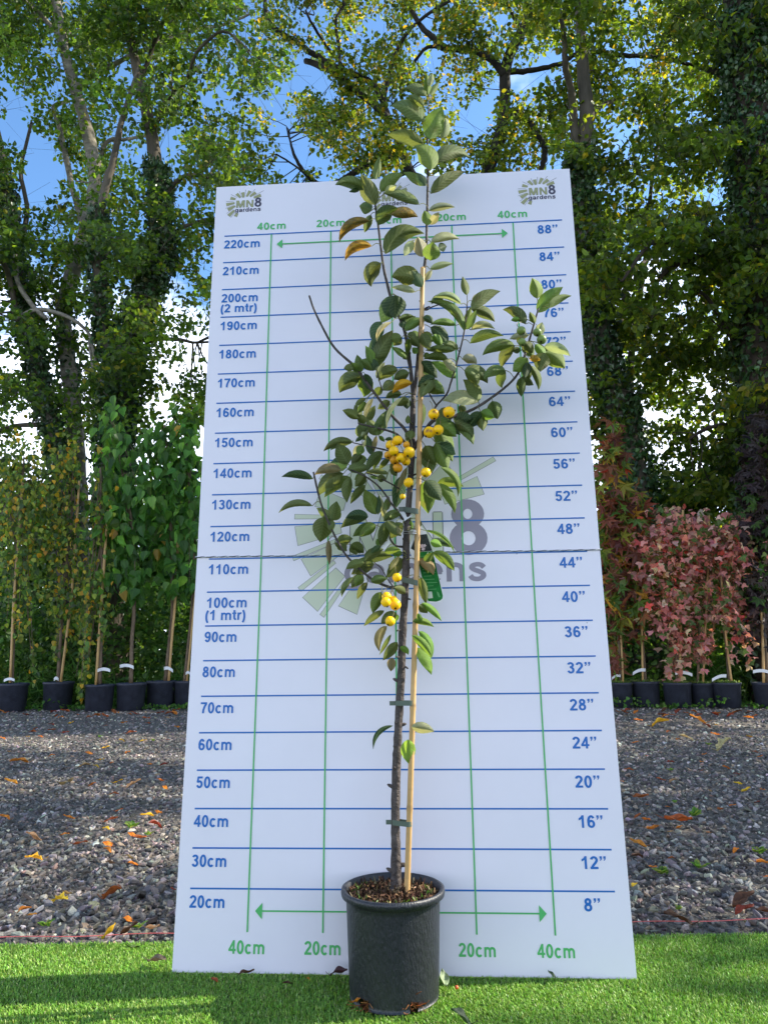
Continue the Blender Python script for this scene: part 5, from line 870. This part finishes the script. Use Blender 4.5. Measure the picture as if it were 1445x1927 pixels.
TURF = [(209, 1768, 30, 'yellow', 'yellow and green leaf standing on edge at the turf border', .9), (295, 1811, 32, 'grey', 'grey brown curled leaf on the turf left of the board', None), (640, 1840, 30, 'maroon', 'dark maroon leaf leaning against the left of the black pot', .55), (835, 1851, 24, 'pale', 'pale grey green leaf upright on the turf right of the pot', .9), (670, 1890, 20, 'orange', 'orange leaf under the left foot of the black pot', None),
        (403, 1847, 14, 'rust', 'small rust fragment on the turf below the board corner', None), (465, 1831, 24, 'brown', 'thin curled brown leaf at the bottom edge of the board', None), (540, 1853, 14, 'brown', 'tiny dark leaf fragment on the turf below the board', None), (580, 1843, 8, 'orange', 'tiny orange fragment on the turf left of the pot', None), (1037, 1838, 14, 'dark', 'small dark curled leaf at the bottom right edge of the board', .6), (866, 1928, 34, 'dark', 'dark green leaf at the bottom edge of the picture', .5), (250, 1785, 20, 'green', 'greenish twig like leaf stalk on the turf border', .3), (792, 1893, 18, 'rust', 'rust leaf scrap at the right foot of the black pot', None), (212, 1920, 8, 'brown', 'tiny brown fragment on the left turf', None)]
for px, py, l, c, lab_, ti in TURF: fallen(px, py, l, c, lab_, 'leaves on the turf', 'oval', z=.010, tilt=ti, w=.32 if c in ('green', 'brown') and l > 18 else None, yaw=math.pi / 2 + .4 if c in ('pale',) else None)
C = gnd(859, 1858, .016); mb = MB(); V, F = lathe([(1e-5, -.0048), (.0034, -.0034), (.0048, 0), (.0036, .0034), (.0012, .0042), (1e-5, .0040)], 16); mb.add(V + C, F, (.60, .09, .02)); V, F = tube([C + [0, 0, .004], C + [.002, .001, .008]], .0007, 5); mb.add(V, F, (.12, .06, .02)); tag(mb.build('red_berry', mat('berry', attr=True, rough=.3, spec=.5), origin=C, smooth=True), 'small orange red berry on the turf right of the black pot', 'berry')
def weed(px, py, wpx, label, n=14, up=.5):
    C = gnd(px, py, -.01); s = wpx / ppm(C); o_ = MB(); P = np.repeat(C[None], n, 0) + gF.normal(0, s * .08, (n, 3)) * [1, 1, .2]; a = gF.uniform(0, 6.28, n)
    for q in range(n): leaf_cloud(o_, P[q:q + 1], s * gF.uniform(.35, .6), T_oval(.24, .06), pick(1, [(.09, .20, .03), (.14, .25, .05), (.20, .24, .06)], None, .15, gF), (math.cos(a[q]), math.sin(a[q]), up + gF.uniform(0, .5)), .05, (0, 0, 1), .1, gF)
    return tag(o_.build('weed', M_LEAF2, origin=C), label, 'weed', 'small weeds growing through the gravel')
for a in [(247, 1557, 30, 'feathery bright green weed beside a pale stone left of the board', 26), (283, 1571, 20, 'small sparse weed left of the board, behind the red leaf', 10), (258, 1746, 34, 'leafy weed by the red string left of the board', 12), (88, 1742, 30, 'pale mossy weed near the bottom left of the gravel', 22), (189, 1387, 12, 'tiny weed on the far left gravel', 9), (289, 1394, 14, 'tiny upright weed on the far gravel close to the board', 8),
          (1305, 1535, 34, 'spreading weed with narrow leaves on the right gravel', 14), (1317, 1633, 40, 'largest bright green leafy weed on the right gravel', 9), (1244, 1644, 32, 'pale lacy weed on the right gravel near the board', 24), (1275, 1711, 20, 'small yellow green weed near the red string on the right', 18), (1427, 1605, 34, 'dull green weed tuft near the right edge', 24), (1262, 1450, 16, 'thin weed on the middle of the right gravel', 8), (1333, 1402, 16, 'small weed on the far right gravel', 8), (1268, 1510, 16, 'flat little weed behind the rolled rust leaf', 8)]: weed(*a)
